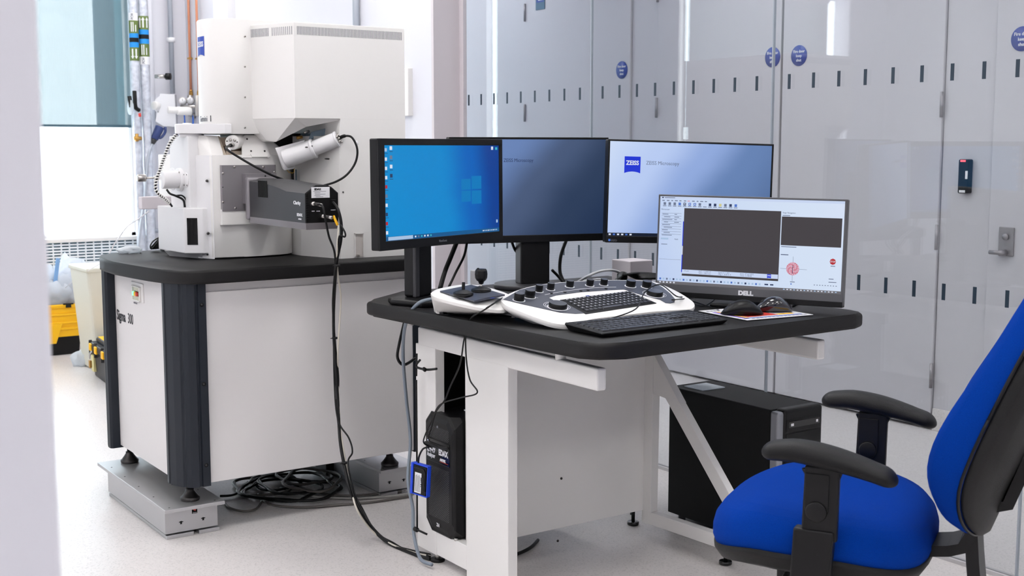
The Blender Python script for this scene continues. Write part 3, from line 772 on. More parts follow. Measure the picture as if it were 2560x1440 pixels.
# lower body of the tower: chamfered; front face continues down right of the notch
lx = ony(850, 500, UF).x
LB = [(1.873, 4.045), (lx, UF), (RX, UF), (RX, 4.52), (1.873, 4.52)]
zcut = ony(735, 470, 4.1).z
q = MB(); q.prism(LB, SZ1, 1.29, M_WHITE, .0)
# wedge between notch top and the upper box
kx = ony(862, 297, UF)
q.hull([(lx, UF, 1.29), (RX, UF, 1.29), (RX, 4.5, 1.29), (lx, 4.5, 1.29), (lx+.006, UF, UZ0-.0002), (RX, UF, UZ0-.0002), (RX, 4.5, UZ0-.0002), (lx, 4.5, UZ0-.0002)], M_WHITE)
lb = obj('tower_body', q, mic)
# flared lip under the upper box
q = MB()
PL = ony(632, 296, 4.05); PC = Vector((cx+.012, UF, UZ0)); 
tipR = ony(862, 298, UF); mid = ony(766, 317, UF+.03); low = ony(690, 355, 3.98); lowl = ony(652, 333, 4.04); lowl2 = ony(668, 352, 4.02)
q.hull([(bx, by, UZ0+.002), (cx, cy, UZ0+.002), (cx, cy+.1, UZ0+.002), (bx, by+.2, UZ0+.002), low, lowl, lowl2, mid, (mid.x, mid.y+.1, mid.z), (low.x, low.y+.15, low.z), (lowl.x, lowl.y+.15, lowl.z)], M_WHITE, .001)
q.hull([(cx, cy, UZ0+.002), tipR, mid, (mid.x, mid.y+.1, mid.z), (tipR.x, tipR.y+.12, tipR.z), (cx, cy+.1, UZ0+.002)], M_WHITE)
obj('lip_cover', q, mic)
# dark services visible in the notch
q = MB()
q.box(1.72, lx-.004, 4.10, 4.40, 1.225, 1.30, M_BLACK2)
q.box(1.885, 1.93, 4.02, 4.06, 1.26, 1.30, mat('bluegrey_part', (120, 140, 155), .4))
c = ony(742, 345, 4.02); q.cyl(c, c+Vector((.02, 0, .004)), .006, M_BRASS)
c = ony(760, 332, 4.0); q.cyl(c, c+Vector((.02, 0, .006)), .005, M_STEEL)
q.hull([ony(778, 330, 3.98), ony(826, 318, 3.95), ony(832, 330, 3.95), ony(770, 352, 3.98), ony(778, 330, 4.0), ony(826, 318, 4.0), ony(832, 330, 4.0), ony(770, 352, 4.0)], MC['bluegrey_part'])
q.tube([ony(733, 420, 4.05), ony(732, 445, 4.05), ony(736, 470, 4.06)], .0045, M_BLACK)
q.tube([ony(740, 424, 4.05), ony(741, 470, 4.07)], .003, MC['bluegrey_part'], sub=1)
q.tube([ony(716, 420, 4.03), ony(722, 430, 4.02), ony(734, 432, 4.02), ony(735, 422, 4.03)], .0008, M_YEL)
obj('services', q, mic, 'dark hoses and fittings')
# gap strip between chamber and tower
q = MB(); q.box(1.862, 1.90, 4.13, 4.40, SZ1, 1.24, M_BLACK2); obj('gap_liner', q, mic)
# small open recess low on the tower front
a = ony(885, 583, UF); c = ony(909, 641, UF)
q = MB(); q.box(a.x, c.x, UF-.0008, UF, c.z, a.z, mat('recess_back', (205, 198, 194), .6)); q.box(a.x, a.x+.003, UF-.006, UF, c.z, a.z, M_WHITE); q.box(c.x-.003, c.x, UF-.006, UF, c.z, a.z, M_WHITE); q.box(a.x, c.x, UF-.006, UF, a.z-.003, a.z, M_WHITE)
q.box(a.x+.008, a.x+.016, UF-.012, UF-.001, c.z, c.z+.008, M_STEEL, .001); obj('hatch_recess', q, lb)
q = MB()
for p in ((820, 397), (856, 480)): s_ = ony(p[0], p[1], UF+.01); q.cyl(s_+Vector((0, .02, 0)), s_+Vector((-.003, -.012, 0)), .003, M_DARKSTEEL, seg=10)
obj('screws', q, lb)
# secondary electron detector tube
q = MB(); d0 = ony(712, 398, 3.97); d1 = ony(782, 372, 3.91); d2_ = ony(842, 348, 3.855)
q.cyl(d0, d1, .0325, M_WHITE2, bev=.002, seg=40); q.cyl(d1-(d1-d0).normalized()*.004, d1+(d1-d0).normalized()*.006, .035, M_WHITE2, bev=.002, seg=40)
q.cyl(d1, d2_, .026, M_WHITE2, bev=.002, seg=40)
ee = (d2_-d1).normalized()
q.cyl(d2_-ee*.004, d2_+ee*.003, .028, M_WHITE2, bev=.001, seg=40)
for p in ((767, 368), (779, 365)): s_ = ony(p[0], p[1], 3.885); q.cyl(s_+Vector((0, .01, 0)), s_+Vector((0, -.004, 0)), .0022, M_DARKSTEEL, seg=8)
q.hull([ony(688, 370, 3.99), ony(762, 350, 3.96), ony(708, 424, 3.985), ony(705, 420, 4.03), ony(690, 372, 4.03), ony(712, 426, 3.975), ony(762, 350, 4.0), ony(735, 422, 3.97)], M_WHITE2, .001)
dt = obj('detector_tube', q, mic, 'white tube detector rising to the right')
q = MB(); random.seed(3)
for k in range(9):
    an = k*2.4; rr = .004+.0125*sqrt(k/9); u1 = ee.orthogonal().normalized(); v1 = ee.cross(u1)
    p = d2_+u1*rr*cos(an)+v1*rr*sin(an); q.cyl(p, p+ee*(.010+.006*random.random()), .0038, M_STEEL, seg=10)
obj('connectors', q, dt, 'cluster of metal plugs')
s0_ = d2_+ee*.008
q = MB(); q.tube([s0_, ony(862, 340, 3.83), ony(880, 344, 3.81), ony(893, 372, 3.80), ony(889, 405, 3.80), ony(868, 436, 3.80), ony(838, 455, 3.80), ony(800, 466, 3.78)], lambda t: .006 if t < .15 else .0038, M_BLACK, seg=10)
q.cyl(ony(891, 352, 3.805), ony(893, 362, 3.803), .0046, M_LABEL, seg=10)
obj('detector_cable', q, dt, 'thick black cable looping to the grey detector')
# motor cylinder on the left shoulder, plugged cable
q = MB(); m0 = ony(574, 358, 4.035); m1 = ony(600, 352, 4.12)
axv = (m0-m1).normalized(); m0 = m1+axv*.085
q.cyl(m1, m0, .0255, M_WHITE, bev=.003, seg=36); mo = obj('stage_motor', q, mic, 'white round motor with sockets')
m0 = m1+axv*.085
u1 = Vector((1, 0, 0)); u1 = (u1-axv*u1.dot(axv)).normalized(); v1 = u1.cross(axv); v1 = v1 if v1.z > 0 else -v1
q = MB()
for (du, dv, rr, mm) in ((-.006, .009, .005, M_STEEL), (.009, .009, .005, M_STEEL), (-.018, .004, .002, M_DARKSTEEL), (.018, .003, .002, M_DARKSTEEL)):
    p = m0+u1*du+v1*dv; q.cyl(p, p+axv*.003, rr, mm, seg=14)
p = m0+u1*.002-v1*.008; q.cyl(p, p+axv*.016, .0075, M_STEEL, seg=16); q.cyl(p+axv*.012, p+axv*.03, .006, M_BLACK, seg=16); obj('sockets', q, mo, 'metal sockets and black plug')
pp_ = p+axv*.03
q = MB(); q.tube([p+axv*.02, pp_, ony(566, 372, 3.92), ony(600, 395, 3.90), ony(640, 418, 3.88), ony(680, 438, 3.88), ony(715, 452, 3.90), ony(735, 462, 3.92)], .0040, M_BLACK, seg=10)
q.cyl(ony(569, 372, 3.92), ony(576, 378, 3.918), .0046, M_LABEL, seg=10)
obj('motor_cable', q, mo, 'black cable sagging to the grey detector')

# ------------------------------------------------------------------ grey camera-style detector bolted to the port
EY = 3.54
det = thing('ebsd_detector', 'dark grey and black boxy camera detector bolted to the grey port plate', 'detector', (1.72, 3.8, 1.05))
fl, fr_ = ony(762, 480, EY).x, ony(845, 480, EY).x
ztop = ony(800, 463, EY).z; zsh = ony(762, 484, EY).z; zbl = ony(762, 558, EY).z; zbot = ony(765, 575, EY).z
xm = (fl+fr_)/2
def section(y, hw, zt_, zs, zb):
    return [(xm-hw, y, zb), (xm-hw, y, zs), (xm-hw*.55, y, zt_-.006), (xm-hw*.35, y, zt_), (xm+hw*.35, y, zt_), (xm+hw*.6, y, zt_-.006), (xm+hw, y, zs), (xm+hw, y, zb)]
hwe = (fr_-fl)/2
secs = [(4.012, .052, 1.175, 1.168, zbl-.004), (3.985, .056, 1.183, 1.172, zbl-.004), (3.86, .054, 1.180, 1.166, zbl-.003), (3.80, .054, 1.176, 1.158, zbl-.002), (3.74, .055, 1.166, 1.138, zbl), (3.70, hwe, 1.158, zsh+.004, zbl), (EY+.004, hwe, ztop+.012, zsh+.002, zbl)]
def fitz():
    return
zt0 = ony(640, 446, 3.96).z
secs = [(4.012, .050, zt0-.004, zt0-.010, zbl), (3.985, .055, zt0, zt0-.010, zbl), (3.88, .055, zt0, zt0-.012, zbl), (3.80, .055, zt0-.001, zt0-.020, zbl), (3.74, .056, zt0-.004, zsh+.012, zbl), (3.68, hwe, zt0-.008, zsh+.003, zbl), (EY, hwe, ztop, zsh, zbl)]
q = MB(); q.loft([section(*s_) for s_ in secs], M_DGREY, smooth=False); smooth_by_angle(obj('body_shell', q, det), 30)
q = MB()
q.loft([section(EY+.0005, hwe-.002, ztop-.002, zsh-.001, zbl), section(EY-.003, hwe-.003, ztop-.003, zsh-.002, zbl)], M_BLACK2, smooth=False)
for k in range(11): zz = zbl+.012+k*(zsh-zbl-.018)/10; q.box(fl+.003, fl+.011, EY-.0045, EY-.003, zz, zz+.0025, M_BLACK)
ef = obj('end_face', q, det, 'black connector panel')
q = MB(); bt = [(-.050, 4.012), (-.056, 3.985), (-.056, 3.86), (-.056, 3.74), (-hwe, 3.68), (-hwe, EY-.003), (hwe, EY-.003), (hwe, 3.68), (.056, 3.74), (.056, 4.012)]
tb = [(xm+x, y, zbl) for x, y in bt]; tl = [(xm+x*(.93 if y < 3.7 else .97), y+(.006 if y < 3.6 else 0), zbot) for x, y in bt]
q.loft([tb, tl], M_ALU2, smooth=False); obj('base_cover', q, det, 'silver grey lower cover')
q = MB(); q.box(xm-.062, xm+.062, 3.985, 4.012, zbl-.012, zt0+.004, M_ALU2, .008, 3); obj('mount_collar', q, det)
# side vents (dark grille near the mount)
q = MB(); sx_ = xm-.0560
for k in range(9): yy = 3.905-.0085*k; q.box(sx_-.001, sx_+.001, yy-.0028, yy+.0028, 1.085, 1.140, M_BLACK2)
obj('side_vent', q, det, 'black slotted vent')
q = MB(); TX = frame((fl-.0006, 3.625, zsh-.036), -Y3, -X3)
q.text('Clarity', .0155, M_WPRINT, TX, bold=.0004, sx=1.25); q.text('EDAX', .0125, M_WPRINT, frame((fl-.0006, 3.600, zbl+.020), -Y3, -X3), bold=.0005, sx=1.2); q.text('AMETEK', .0060, M_WPRINT, frame((fl-.0006, 3.590, zbl+.009), -Y3, -X3), bold=.0002)
obj('lettering', q, det, 'white lettering')
LT = frame((0, EY-.0034, 0), X3, -Y3)
a = ony(778, 468, EY-.003); c = ony(824, 494, EY-.003)
q = MB(); q.box(a.x, c.x, EY-.0042, EY-.003, c.z, a.z, M_LABEL)
q.text('EDAX', .0085, M_INK, frame((a.x+.010, EY-.0044, a.z-.0095), X3, -Y3), bold=.0005)
for k, (l0_, l1_) in enumerate(((.006, .05), (.010, .03), (.012, .048), (.010, .03), (.014, .04))): q.box(a.x+l0_, min(c.x-.004, a.x+l1_), EY-.0046, EY-.0042, a.z-.0145-.0042*k, a.z-.0132-.0042*k, M_INKG)
obj('rating_label', q, ef, 'white rating label')
q = MB()
for (p, L_) in (((778, 509), .028), ((803, 540), .030)):
    c = ony(p[0], p[1], EY-.003)
    q.cyl(c, c+Vector((.004, -L_*.5, 0)), .0062, M_STEEL, seg=16); q.cyl(c+Vector((.004, -L_*.4, 0)), c+Vector((.012, -L_, -.002)), .0050, M_DARKSTEEL, seg=16); q.cyl(c+Vector((.011, -L_*.9, -.002)), c+Vector((.017, -L_*1.4, -.004)), .0054, M_STEEL, seg=16)
c = ony(832, 506, EY-.003); q.box(c.x-.008, c.x+.008, EY-.012, EY-.003, c.z-.009, c.z+.009, M_BLACK, .001)
for (p, tx) in (((779, 529), 'VIDEO'), ((791, 529), 'POWER'), ((827, 526), 'ETHERNET')): c = ony(p[0], p[1], EY-.003); q.text(tx, .0035, M_WPRINT, frame((c.x, EY-.0035, c.z), X3, -Y3), bold=.0002)
obj('connectors', q, ef, 'round metal connectors')

# ================================================================== BACKGROUND SERVICES AND CLUTTER
def pxr(n, d): return n*d/3100.0
# foil wrapped pipes
for i, (pxt, pxb, wpx, bands, lab) in enumerate([
    (335, 350, 21, [(33, 52, 'W'), (52, 84, 'G'), (84, 95, 'B'), (95, 106, 'K'), (106, 119, 'B'), (119, 152, 'G')], 'foil wrapped pipe with down arrows on its green and blue bands, nearest the blind'),
    (360, 372, 23, [(41, 75, 'G'), (75, 87, 'B'), (87, 98, 'K'), (98, 110, 'B'), (110, 142, 'G'), (142, 162, 'W')], 'foil wrapped pipe with up arrows on its green and blue bands, right one of two')]):
    Y = 8.12
    c = ony(pxt, 100, Y); r = pxr(wpx, 8.3)/2
    t = thing('wrapped_pipe', lab, 'pipe', (c.x, Y, 0), group='foil wrapped pipes beside the blind')
    q = MB(); zz = 0; prof = [(0, 0)]; random.seed(5+i)
    while zz < CZ: prof.append((r*(.93+.1*random.random()), zz)); zz += .045
    prof += [(r, CZ), (0, CZ)]
    q.lathe(prof, M_FOIL, 20, Matrix.Translation((c.x, Y, 0))); obj('insulation', q, t)
    q = MB(); mm = {'W': M_LABEL, 'G': M_GREEN, 'B': M_CYAN, 'K': M_BLACK}
    for (a, b2, k) in bands:
        z1 = ony(pxt, a, Y).z; z0 = ony(pxt, b2, Y).z; q.lathe([(r*1.06, z0), (r*1.06, z1)], mm[k], 24, Matrix.Translation((c.x, Y, 0)))
    # arrows
    up = i == 1
    ya, yb = ((44, 70) if up else (123, 148))
    for dx in ((-.9, -.1, .8) if up else (-.45, .45)):
        an = radians(-90)-YAW*.0+radians(-18)+dx*.85; 
        pc = Vector((c.x+cos(an)*r*1.075, Y+sin(an)*r*1.075, 0)); nn = Vector((cos(an), sin(an), 0)); tt = Vector((-sin(an), cos(an), 0))
        z1 = ony(pxt, ya, Y).z; z0 = ony(pxt, yb, Y).z; T = frame((pc.x, pc.y, z0), tt, nn); h = z1-z0
        if up: q.box(-.0045, .0045, 0, h*.75, -.002, .0005, M_WPRINT, T=T); q.hull([(-.011, h*.72, 0), (.011, h*.72, 0), (0, h, 0), (-.011, h*.72, .0006), (.011, h*.72, .0006), (0, h, .0006)], M_WPRINT, T=T)
        else: q.box(-.0045, .0045, h*.25, h, -.002, .0005, M_WPRINT, T=T); q.hull([(-.011, h*.28, 0), (.011, h*.28, 0), (0, 0, 0), (-.011, h*.28, .0006), (.011, h*.28, .0006), (0, 0, .0006)], M_WPRINT, T=T)
    yb1, yb2 = ((113, 138) if up else (56, 80))
    for dx in (-.55, -.1, .5):
        an = radians(-108)+dx*.85; pc = Vector((c.x+cos(an)*r*1.07, Y+sin(an)*r*1.07, 0)); nn = Vector((cos(an), sin(an), 0)); z0 = ony(pxt, yb2, Y).z; z1 = ony(pxt, yb1, Y).z
        q.text('PIPED GAS', .015, M_WPRINT, frame((pc.x, pc.y, z0+.003), Z3, nn), sx=.9, bold=.0006) if False else q.box(-.003, .003, 0, (z1-z0)*(1 if dx < .3 else .7), 0, .0012, M_WPRINT, T=frame((pc.x, pc.y, z0), Vector((-sin(an), cos(an), 0)), nn))
    wy = (142, 162) if up else (33, 52); z0 = ony(pxt, wy[1], Y).z; an = radians(-108); nn = Vector((cos(an), sin(an), 0))
    q.text('PCW', .022, M_INKG, frame((c.x+cos(an)*r*1.08-.008*0, Y+sin(an)*r*1.08, z0+.006), Z3, nn), sx=.8, bold=.0006)
    obj('identification_bands', q, t, 'green, blue and black bands')
    if i == 0:
        c2 = ony(342, 342, Y-.03); q = MB(); q.cyl(c2+Vector((-.02, 0, -.01)), c2+Vector((.03, 0, -.01)), .013, M_BRASS); q.cyl(c2+Vector((0, 0, -.03)), c2+Vector((0, 0, .02)), .012, M_BRASS); obj('valve', q, t, 'brass valve')
        q = MB(); a_ = ony(338, 230, Y-.08); b_ = ony(343, 272, Y-.08)
        q.tube([ony(336, 228, 8.03), ony(337, 245, 8.02), ony(339, 268, 8.02), ony(348, 276, 8.03)], .014, M_BLACK, seg=8)
        q.cyl(ony(323, 240, 8.05), ony(328, 268, 8.05), .013, M_BLACK); q.lathe([(0, -.008), (.05, -.006), (.05, .006), (0, .008)], M_PLASTICBAG, 24, Matrix.Translation(ony(326, 268, 8.06)) @ Matrix.Rotation(pi/2, 4, 'Y'))
        q.cyl(ony(349, 283, 8.02), ony(350, 292, 8.02), .009, M_RED); obj('valve_lever', q, t, 'black lever with a red knob')
# surface conduits
def vpipe(name, lab, px, y0, y1, wpx, m, Y=8.2, cat='pipe', extra=None, z0=None, z1=None):
    c = ony(px, (y0+y1)/2, Y); r = pxr(wpx, 8.4)/2
    za = ony(px, y1, Y).z if z0 is None else z0; zb_ = CZ if z1 is None else z1
    t = thing(name, lab, cat, (c.x, Y, za)); q = MB(); q.cyl((c.x, Y, za), (c.x, Y, zb_), r, m, seg=16); obj('tube', q, t)
    if extra: extra(t, c, Y, r)
    return t
def coll(t, c, Y, r):
    q = MB(); z = ony(430, 100, Y).z; q.cyl((c.x, Y, z-.015), (c.x, Y, z+.015), r*1.7, M_LABEL, seg=16); obj('collar', q, t, 'white collar')
vpipe('electrical_conduit', 'grey steel conduit running down to the white isolator switch', 428, 0, 234, 12, M_GREYPIPE, extra=coll)
def brk(t, c, Y, r):
    q = MB(); s1_ = ony(379, 190, 8.1); q.cyl((c.x, 8.14, s1_.z), (c.x+.06, 8.10, s1_.z), .013, M_STEEL); q.cyl((c.x+.06, 8.10, s1_.z), (c.x+.085, 8.08, s1_.z), .022, M_BLACK); obj('stopcock', q, t, 'steel stopcock with black knob')
vpipe('drain_pipe', 'pale grey vertical pipe between the foil wrapped pipes and the isolator', 382, 0, 650, 16, M_WALL, Y=8.22, z0=.2, extra=brk)
for i, (px, yb, lab, Yc) in enumerate([(474, 232, 'bare copper pipe, left one, ending at a brass fitting', 8.2), (494, 232, 'bare copper pipe, right one, close against the microscope column', 8.0)]):
    def ext(t, c, Y, r):
        z = ony(474, 232, Y).z
        q = MB(); q.cyl((c.x, Y, z-.02), (c.x, Y, z+.008), r*1.7, M_BRASS, seg=6, smooth=False); q.cyl((c.x, Y, z+.008), (c.x, Y, z+.02), r*1.3, M_BRASS, seg=16); obj('brass_fitting', q, t, 'brass compression fitting')
        q = MB(); z2 = ony(474, 146, Y).z; q.box(c.x-.012, c.x+.05, Y-.012, Y+.02, z2-.006, z2+.006, M_BRASS); obj('pipe_clip', q, t)
    vpipe('copper_pipe', lab, px, 0, yb, 6, M_COPPER, Y=Yc, extra=ext)
# regulator manifold with two gauges
t = thing('gas_regulator', 'steel gas regulators with two round gauges at the foot of the copper pipes', 'regulator', ony(470, 290, 8.1))
for (px, py) in ((458, 253), (477, 252)):
    q = MB(); g = ony(px, py, 8.12); q.cyl(g+Vector((.01, .03, 0)), g+Vector((-.012, -.02, 0)), .026, M_STEEL, bev=.003, seg=28); q.cyl(g+Vector((-.012, -.02, 0)), g+Vector((-.0125, -.0212, 0)), .022, M_LABEL, seg=24)
    q.box(-.001, .001, 0, .016, 0, .0006, M_BLACK, T=frame(g+Vector((-.0126, -.0215, 0)), Vector((.87, -.5, 0)), Vector((-.5, -.87, 0)))); obj('gauge', q, t, 'round pressure gauge')
q = MB()
for px, Yq in ((475, 8.15), (493, 8.0)): q.cyl(ony(px, 238, Yq), ony(px+1, 290, Yq), .016, M_STEEL, bev=.004)
q.cyl(ony(452, 266, 8.1), ony(494, 266, 8.0), .009, M_STEEL); q.cyl(ony(483, 285, 8.18), ony(484, 296, 8.18), .02, M_STEEL); obj('body', q, t)
for k, px in enumerate((461, 482)):
    q = MB(); q.tube([ony(px, 288, 8.15), ony(px+1, 310, 8.15), ony(px+2, 345, 8.16)], .005, M_BLUETUBE, sub=3); obj('air_tube', q, t, 'blue air tube')
t = thing('air_filter', 'white horizontal filter body beside the gas gauges', 'filter', (ony(450, 278, 8.05).x, 8.05, ony(450, 286, 8.05).z))
q = MB(); q.cyl(ony(420, 275, 8.05), ony(444, 276, 8.05), .023, M_WHITE, bev=.004); q.cyl(ony(442, 277, 8.05), ony(478, 278, 8.05), .028, M_WHITE, bev=.006); obj('housing', q, t)
# isolator socket
Y = 8.14
t = thing('isolator_socket', 'pale grey wall isolator socket with round dial and blue plug', 'socket', (ony(415, 280, Y).x, Y, ony(415, 317, Y).z))
def Q(px, py, Y): return ony(px, py, Y)
q = MB()
f_ = [(400, 234), (437, 236), (441, 318), (408, 316), (388, 304), (399, 280)]
q.hull([Q(a, b_, 8.12) for a, b_ in f_]+[Q(a+4, b_, 8.28) for a, b_ in f_], M_LABEL, .004)
q.hull([Q(a, b_, 8.12) for a, b_ in ((400, 240), (388, 248), (384, 262), (388, 278), (399, 284))]+[Q(a, b_, 8.2) for a, b_ in ((402, 240), (392, 248), (388, 262), (392, 278), (401, 284))], M_LABEL, .003)
obj('housing', q, t)
q = MB(); g = Q(388, 264, 8.13); q.cyl(g+Vector((.02, .01, 0)), g+Vector((-.012, -.01, 0)), .028, M_WHITE, bev=.004); obj('dial', q, t, 'round rotary dial')
tp = thing('commando_plug', 'navy blue industrial plug pushed into the isolator socket, on a grey cable', 'plug', Q(388, 345, 8.1))
q = MB(); a_ = Q(400, 317, 8.1); b_ = Q(386, 348, 8.1); q.cyl(a_, b_, .030, M_NAVY, r1=.024, bev=.003); q.cyl(b_, Q(382, 360, 8.1), .020, M_DGREY, r1=.012, bev=.003); obj('plug_body', q, tp)
q = MB(); q.tube([Q(413, 318, 8.1), Q(413, 330, 8.09), Q(405, 342, 8.09), Q(398, 345, 8.09)], .009, MC['outside_teal_cladding'] if False else M_NAVY); obj('hinged_lid', q, tp)
q = MB(); q.tube([Q(381, 360, 8.1), Q(372, 385, 8.09), Q(366, 430, 8.08), Q(361, 500, 8.06), Q(352, 560, 8.04), Q(346, 625, 8.02), Q(345, 680, 8.0)], .0085, M_GREYPIPE); obj('cable', q, tp, 'grey cable')
q = MB(); q.box(Q(372, 560, 8.25).x, Q(390, 560, 8.25).x, 8.2, 8.25, Q(375, 590, 8.25).z, Q(375, 540, 8.25).z, M_GREYPIPE, .01); q.cyl(Q(372, 575, 8.2), Q(402, 578, 8.2), .014, M_GREYPIPE); tag(obj('floor_pipework', q), 'pale grey low pipework behind the stage control box', 'pipework')

# things on the cabinet top
def crumple(q, c, rx, ry, rz, m, seed=0, amp=.35, sub=3, squash=True):
    tb = bmesh.new(); bmesh.ops.create_icosphere(tb, subdivisions=sub, radius=1)
    for v in tb.verts:
        n = noise.noise(v.co*2.3+Vector((seed, seed*2, 0)))+.5*noise.noise(v.co*6+Vector((0, seed, 5)))
        v.co = v.co*(1+amp*n)
        if squash and v.co.z < -.55: v.co.z = -.55
    zmin = min(v.co.z for v in tb.verts)
    tb.transform(Matrix.Translation(Vector(c)) @ Matrix.Diagonal((rx, ry, rz, 1)) @ Matrix.Translation((0, 0, -zmin)))
    q.merge(tb, m, None, True)
c = onz(306, 633, SZ1)
q = MB(); c = Vector((1.400, 4.50, SZ1)); crumple(q, c, .042, .034, .016, M_PLASTICBAG, 4, .5, 3)
tag(obj('plastic_bag', q), 'crumpled clear plastic bag on the far left of the cabinet top', 'bag')
t = thing('power_adapter', 'black power adapter with coiled lead on the cabinet top behind the stage control box', 'adapter', onz(386, 627, SZ1))
c = onz(384, 625, SZ1)
q = MB(); q.hull([ony(374, 620, 4.50), ony(392, 600, 4.50), ony(398, 594, 4.50), ony(400, 622, 4.50), ony(380, 624, 4.50), ony(374, 620, 4.54), ony(392, 600, 4.54), ony(398, 594, 4.54), ony(400, 622, 4.54), ony(380, 624, 4.54)], M_BLACK, .003); obj('body', q, t)
q = MB(); q.tube([ony(397, 594, 4.495), ony(384, 602, 4.495), ony(376, 614, 4.49), ony(379, 622, 4.49), ony(388, 612, 4.49), ony(397, 600, 4.49)], .003, M_BLKGLOSS); obj('lead', q, t)
q = MB(); q.tube([ony(372, 528, 4.62), ony(345, 548, 4.68), ony(320, 565, 4.72), ony(300, 590, 4.74), ony(285, 612, 4.76), ony(262, 650, 5.2), ony(235, 668, 6.4), ony(200, 690, 7.3), ony(160, 722, 7.7)], .0022, M_LABEL)
tag(obj('white_wire', q), 'thin white wire drooping from the microscope towards the yellow crates', 'wire')

# crates
def crate(ccx, ccy, w_, d_, h_, lab, extra=None):
    t = thing('storage_crate', lab, 'crate', (ccx, ccy, 0)); x0, x1, y0, y1 = ccx-w_/2, ccx+w_/2, ccy-d_/2, ccy+d_/2
    q = MB(); q.hull([(x0+.02, y0+.01, 0), (x1-.02, y0+.01, 0), (x0+.02, y1-.01, 0), (x1-.02, y1-.01, 0), (x0+.008, y0+.004, h_*.42), (x1-.008, y0+.004, h_*.42), (x0+.008, y1-.004, h_*.42), (x1-.008, y1-.004, h_*.42)], M_BLACK, .006); obj('base', q, t, 'black lower crate body')
    q = MB(); za = h_*.36
    for (a0, a1, b0, b1) in ((x0, x1, y0, y0+.008), (x0, x1, y1-.008, y1), (x0, x0+.008, y0, y1), (x1-.008, x1, y0, y1)): q.box(a0, a1, b0, b1, za, h_, M_YEL, .002)
    for zz in (.5, .62, .78, .93): q.box(x0-.006, x1+.006, y0-.010, y0+.004, h_*zz, h_*zz+.012, M_YEL, .002); q.box(x1-.004, x1+.008, y0, y1, h_*zz, h_*zz+.012, M_YEL, .002)
    xm_ = x0+w_*.52; q.hull([(xm_-.14, y0-.012, h_*.62), (xm_+.14, y0-.012, h_*.62), (xm_-.10, y0-.012, h_*.24), (xm_+.10, y0-.012, h_*.24), (xm_-.14, y0, h_*.62), (xm_+.14, y0, h_*.62), (xm_-.10, y0, h_*.24), (xm_+.10, y0, h_*.24)], M_YEL, .003)
    q.box(x0-.01, x1+.01, y0-.014, y0+.01, h_-.012, h_, M_YEL, .003); obj('shell', q, t, 'yellow upper crate shell')
    for xx in (x0+w_*.55, x0+w_*.85):
        q = MB(); q.box(xx-.03, xx+.03, y0-.018, y0-.004, h_-.002, h_+.006, M_BLACK, .002); q.box(xx-.016, xx+.016, y0-.018, y0-.004, h_-.02, h_, M_BLACK, .002); obj('latch', q, t, 'black latch')
    return t
CRY = 7.62
xa, xb = ony(90, 870, CRY).x, ony(208, 870, CRY).x
hgt = ony(170, 760, CRY).z
c1x = xb-.2-.0; crate(xb-.27, CRY+.18, .54, .36, hgt, 'yellow and black crate overflowing with bubble wrap in front of the grille')
xb2 = ony(222, 830, 7.95).x; crate(xb2-.25, 8.09, .46, .2, hgt+.10, 'yellow and black crate holding a cardboard tube, against the grille')
q = MB(); random.seed(11)
for k in range(9): crumple(q, (xb-.50+.062*k, CRY+.10+.05*(k % 3), hgt-.05), .085+.02*random.random(), .08, .085+.025*((k*7) % 3), M_BUBBLE, k*3.1, .5, 3, False)
tag(obj('bubble_wrap', q), 'heap of crumpled bubble wrap filling the front yellow crate', 'bubble wrap')
q = MB(); q.cyl(ony(150, 682, 8.05), ony(222, 706, 8.0), .03, M_CREAM, bev=.003); tag(obj('cardboard_tube', q), 'pale cardboard tube lying across the rear crate', 'tube')
q = MB(); q.box(-.012, .012, -.004, .004, -.07, .11, mat('blue_handle', (120, 160, 205), .4), .004, T=Matrix.Translation(ony(140, 690, 7.72)) @ Matrix.Rotation(.15, 4, 'Y')); tag(obj('plastic_paddle', q), 'pale blue plastic strip standing up from the bubble wrap', 'strip')
q = MB(); q.tube([ony(185, 708, 7.88), ony(205, 718, 7.84), ony(212, 722, 7.82)], .012, M_BLACK, sub=2); tag(obj('black_tool', q), 'short black tool handle beside the cardboard tube', 'tool')
q = MB(); q.hull([ony(200, 690, 8.18), ony(212, 676, 8.18), ony(222, 676, 8.18), ony(222, 692, 8.18), ony(200, 690, 8.24), ony(212, 676, 8.24), ony(222, 676, 8.24), ony(222, 692, 8.24)], M_BROWN); tag(obj('cardboard_flap', q), 'small brown cardboard piece at the back of the rear crate', 'cardboard')
# beige bin
YB = 6.9
xa, xb = ony(218, 760, YB).x, ony(300, 760, YB).x; zt_ = ony(240, 672, YB).z
q = MB(); q.hull([(xa+.04, YB, .0), (xa+.34, YB, 0), (xa+.04, YB+.3, 0), (xa+.34, YB+.3, 0), (xa, YB-.02, zt_), (xa+.38, YB-.02, zt_), (xa, YB+.34, zt_), (xa+.38, YB+.34, zt_)], M_BEIGE, .02, seg=3)
t = thing('waste_bin', 'tall beige tapered bin behind the cabinet corner', 'bin', (xa+.19, YB+.15, 0)); obj('body', q, t)
q = MB(); q.box(xa-.004, xa+.384, YB-.024, YB+.344, zt_-.02, zt_+.005, M_BEIGE, .006); obj('rim', q, t)
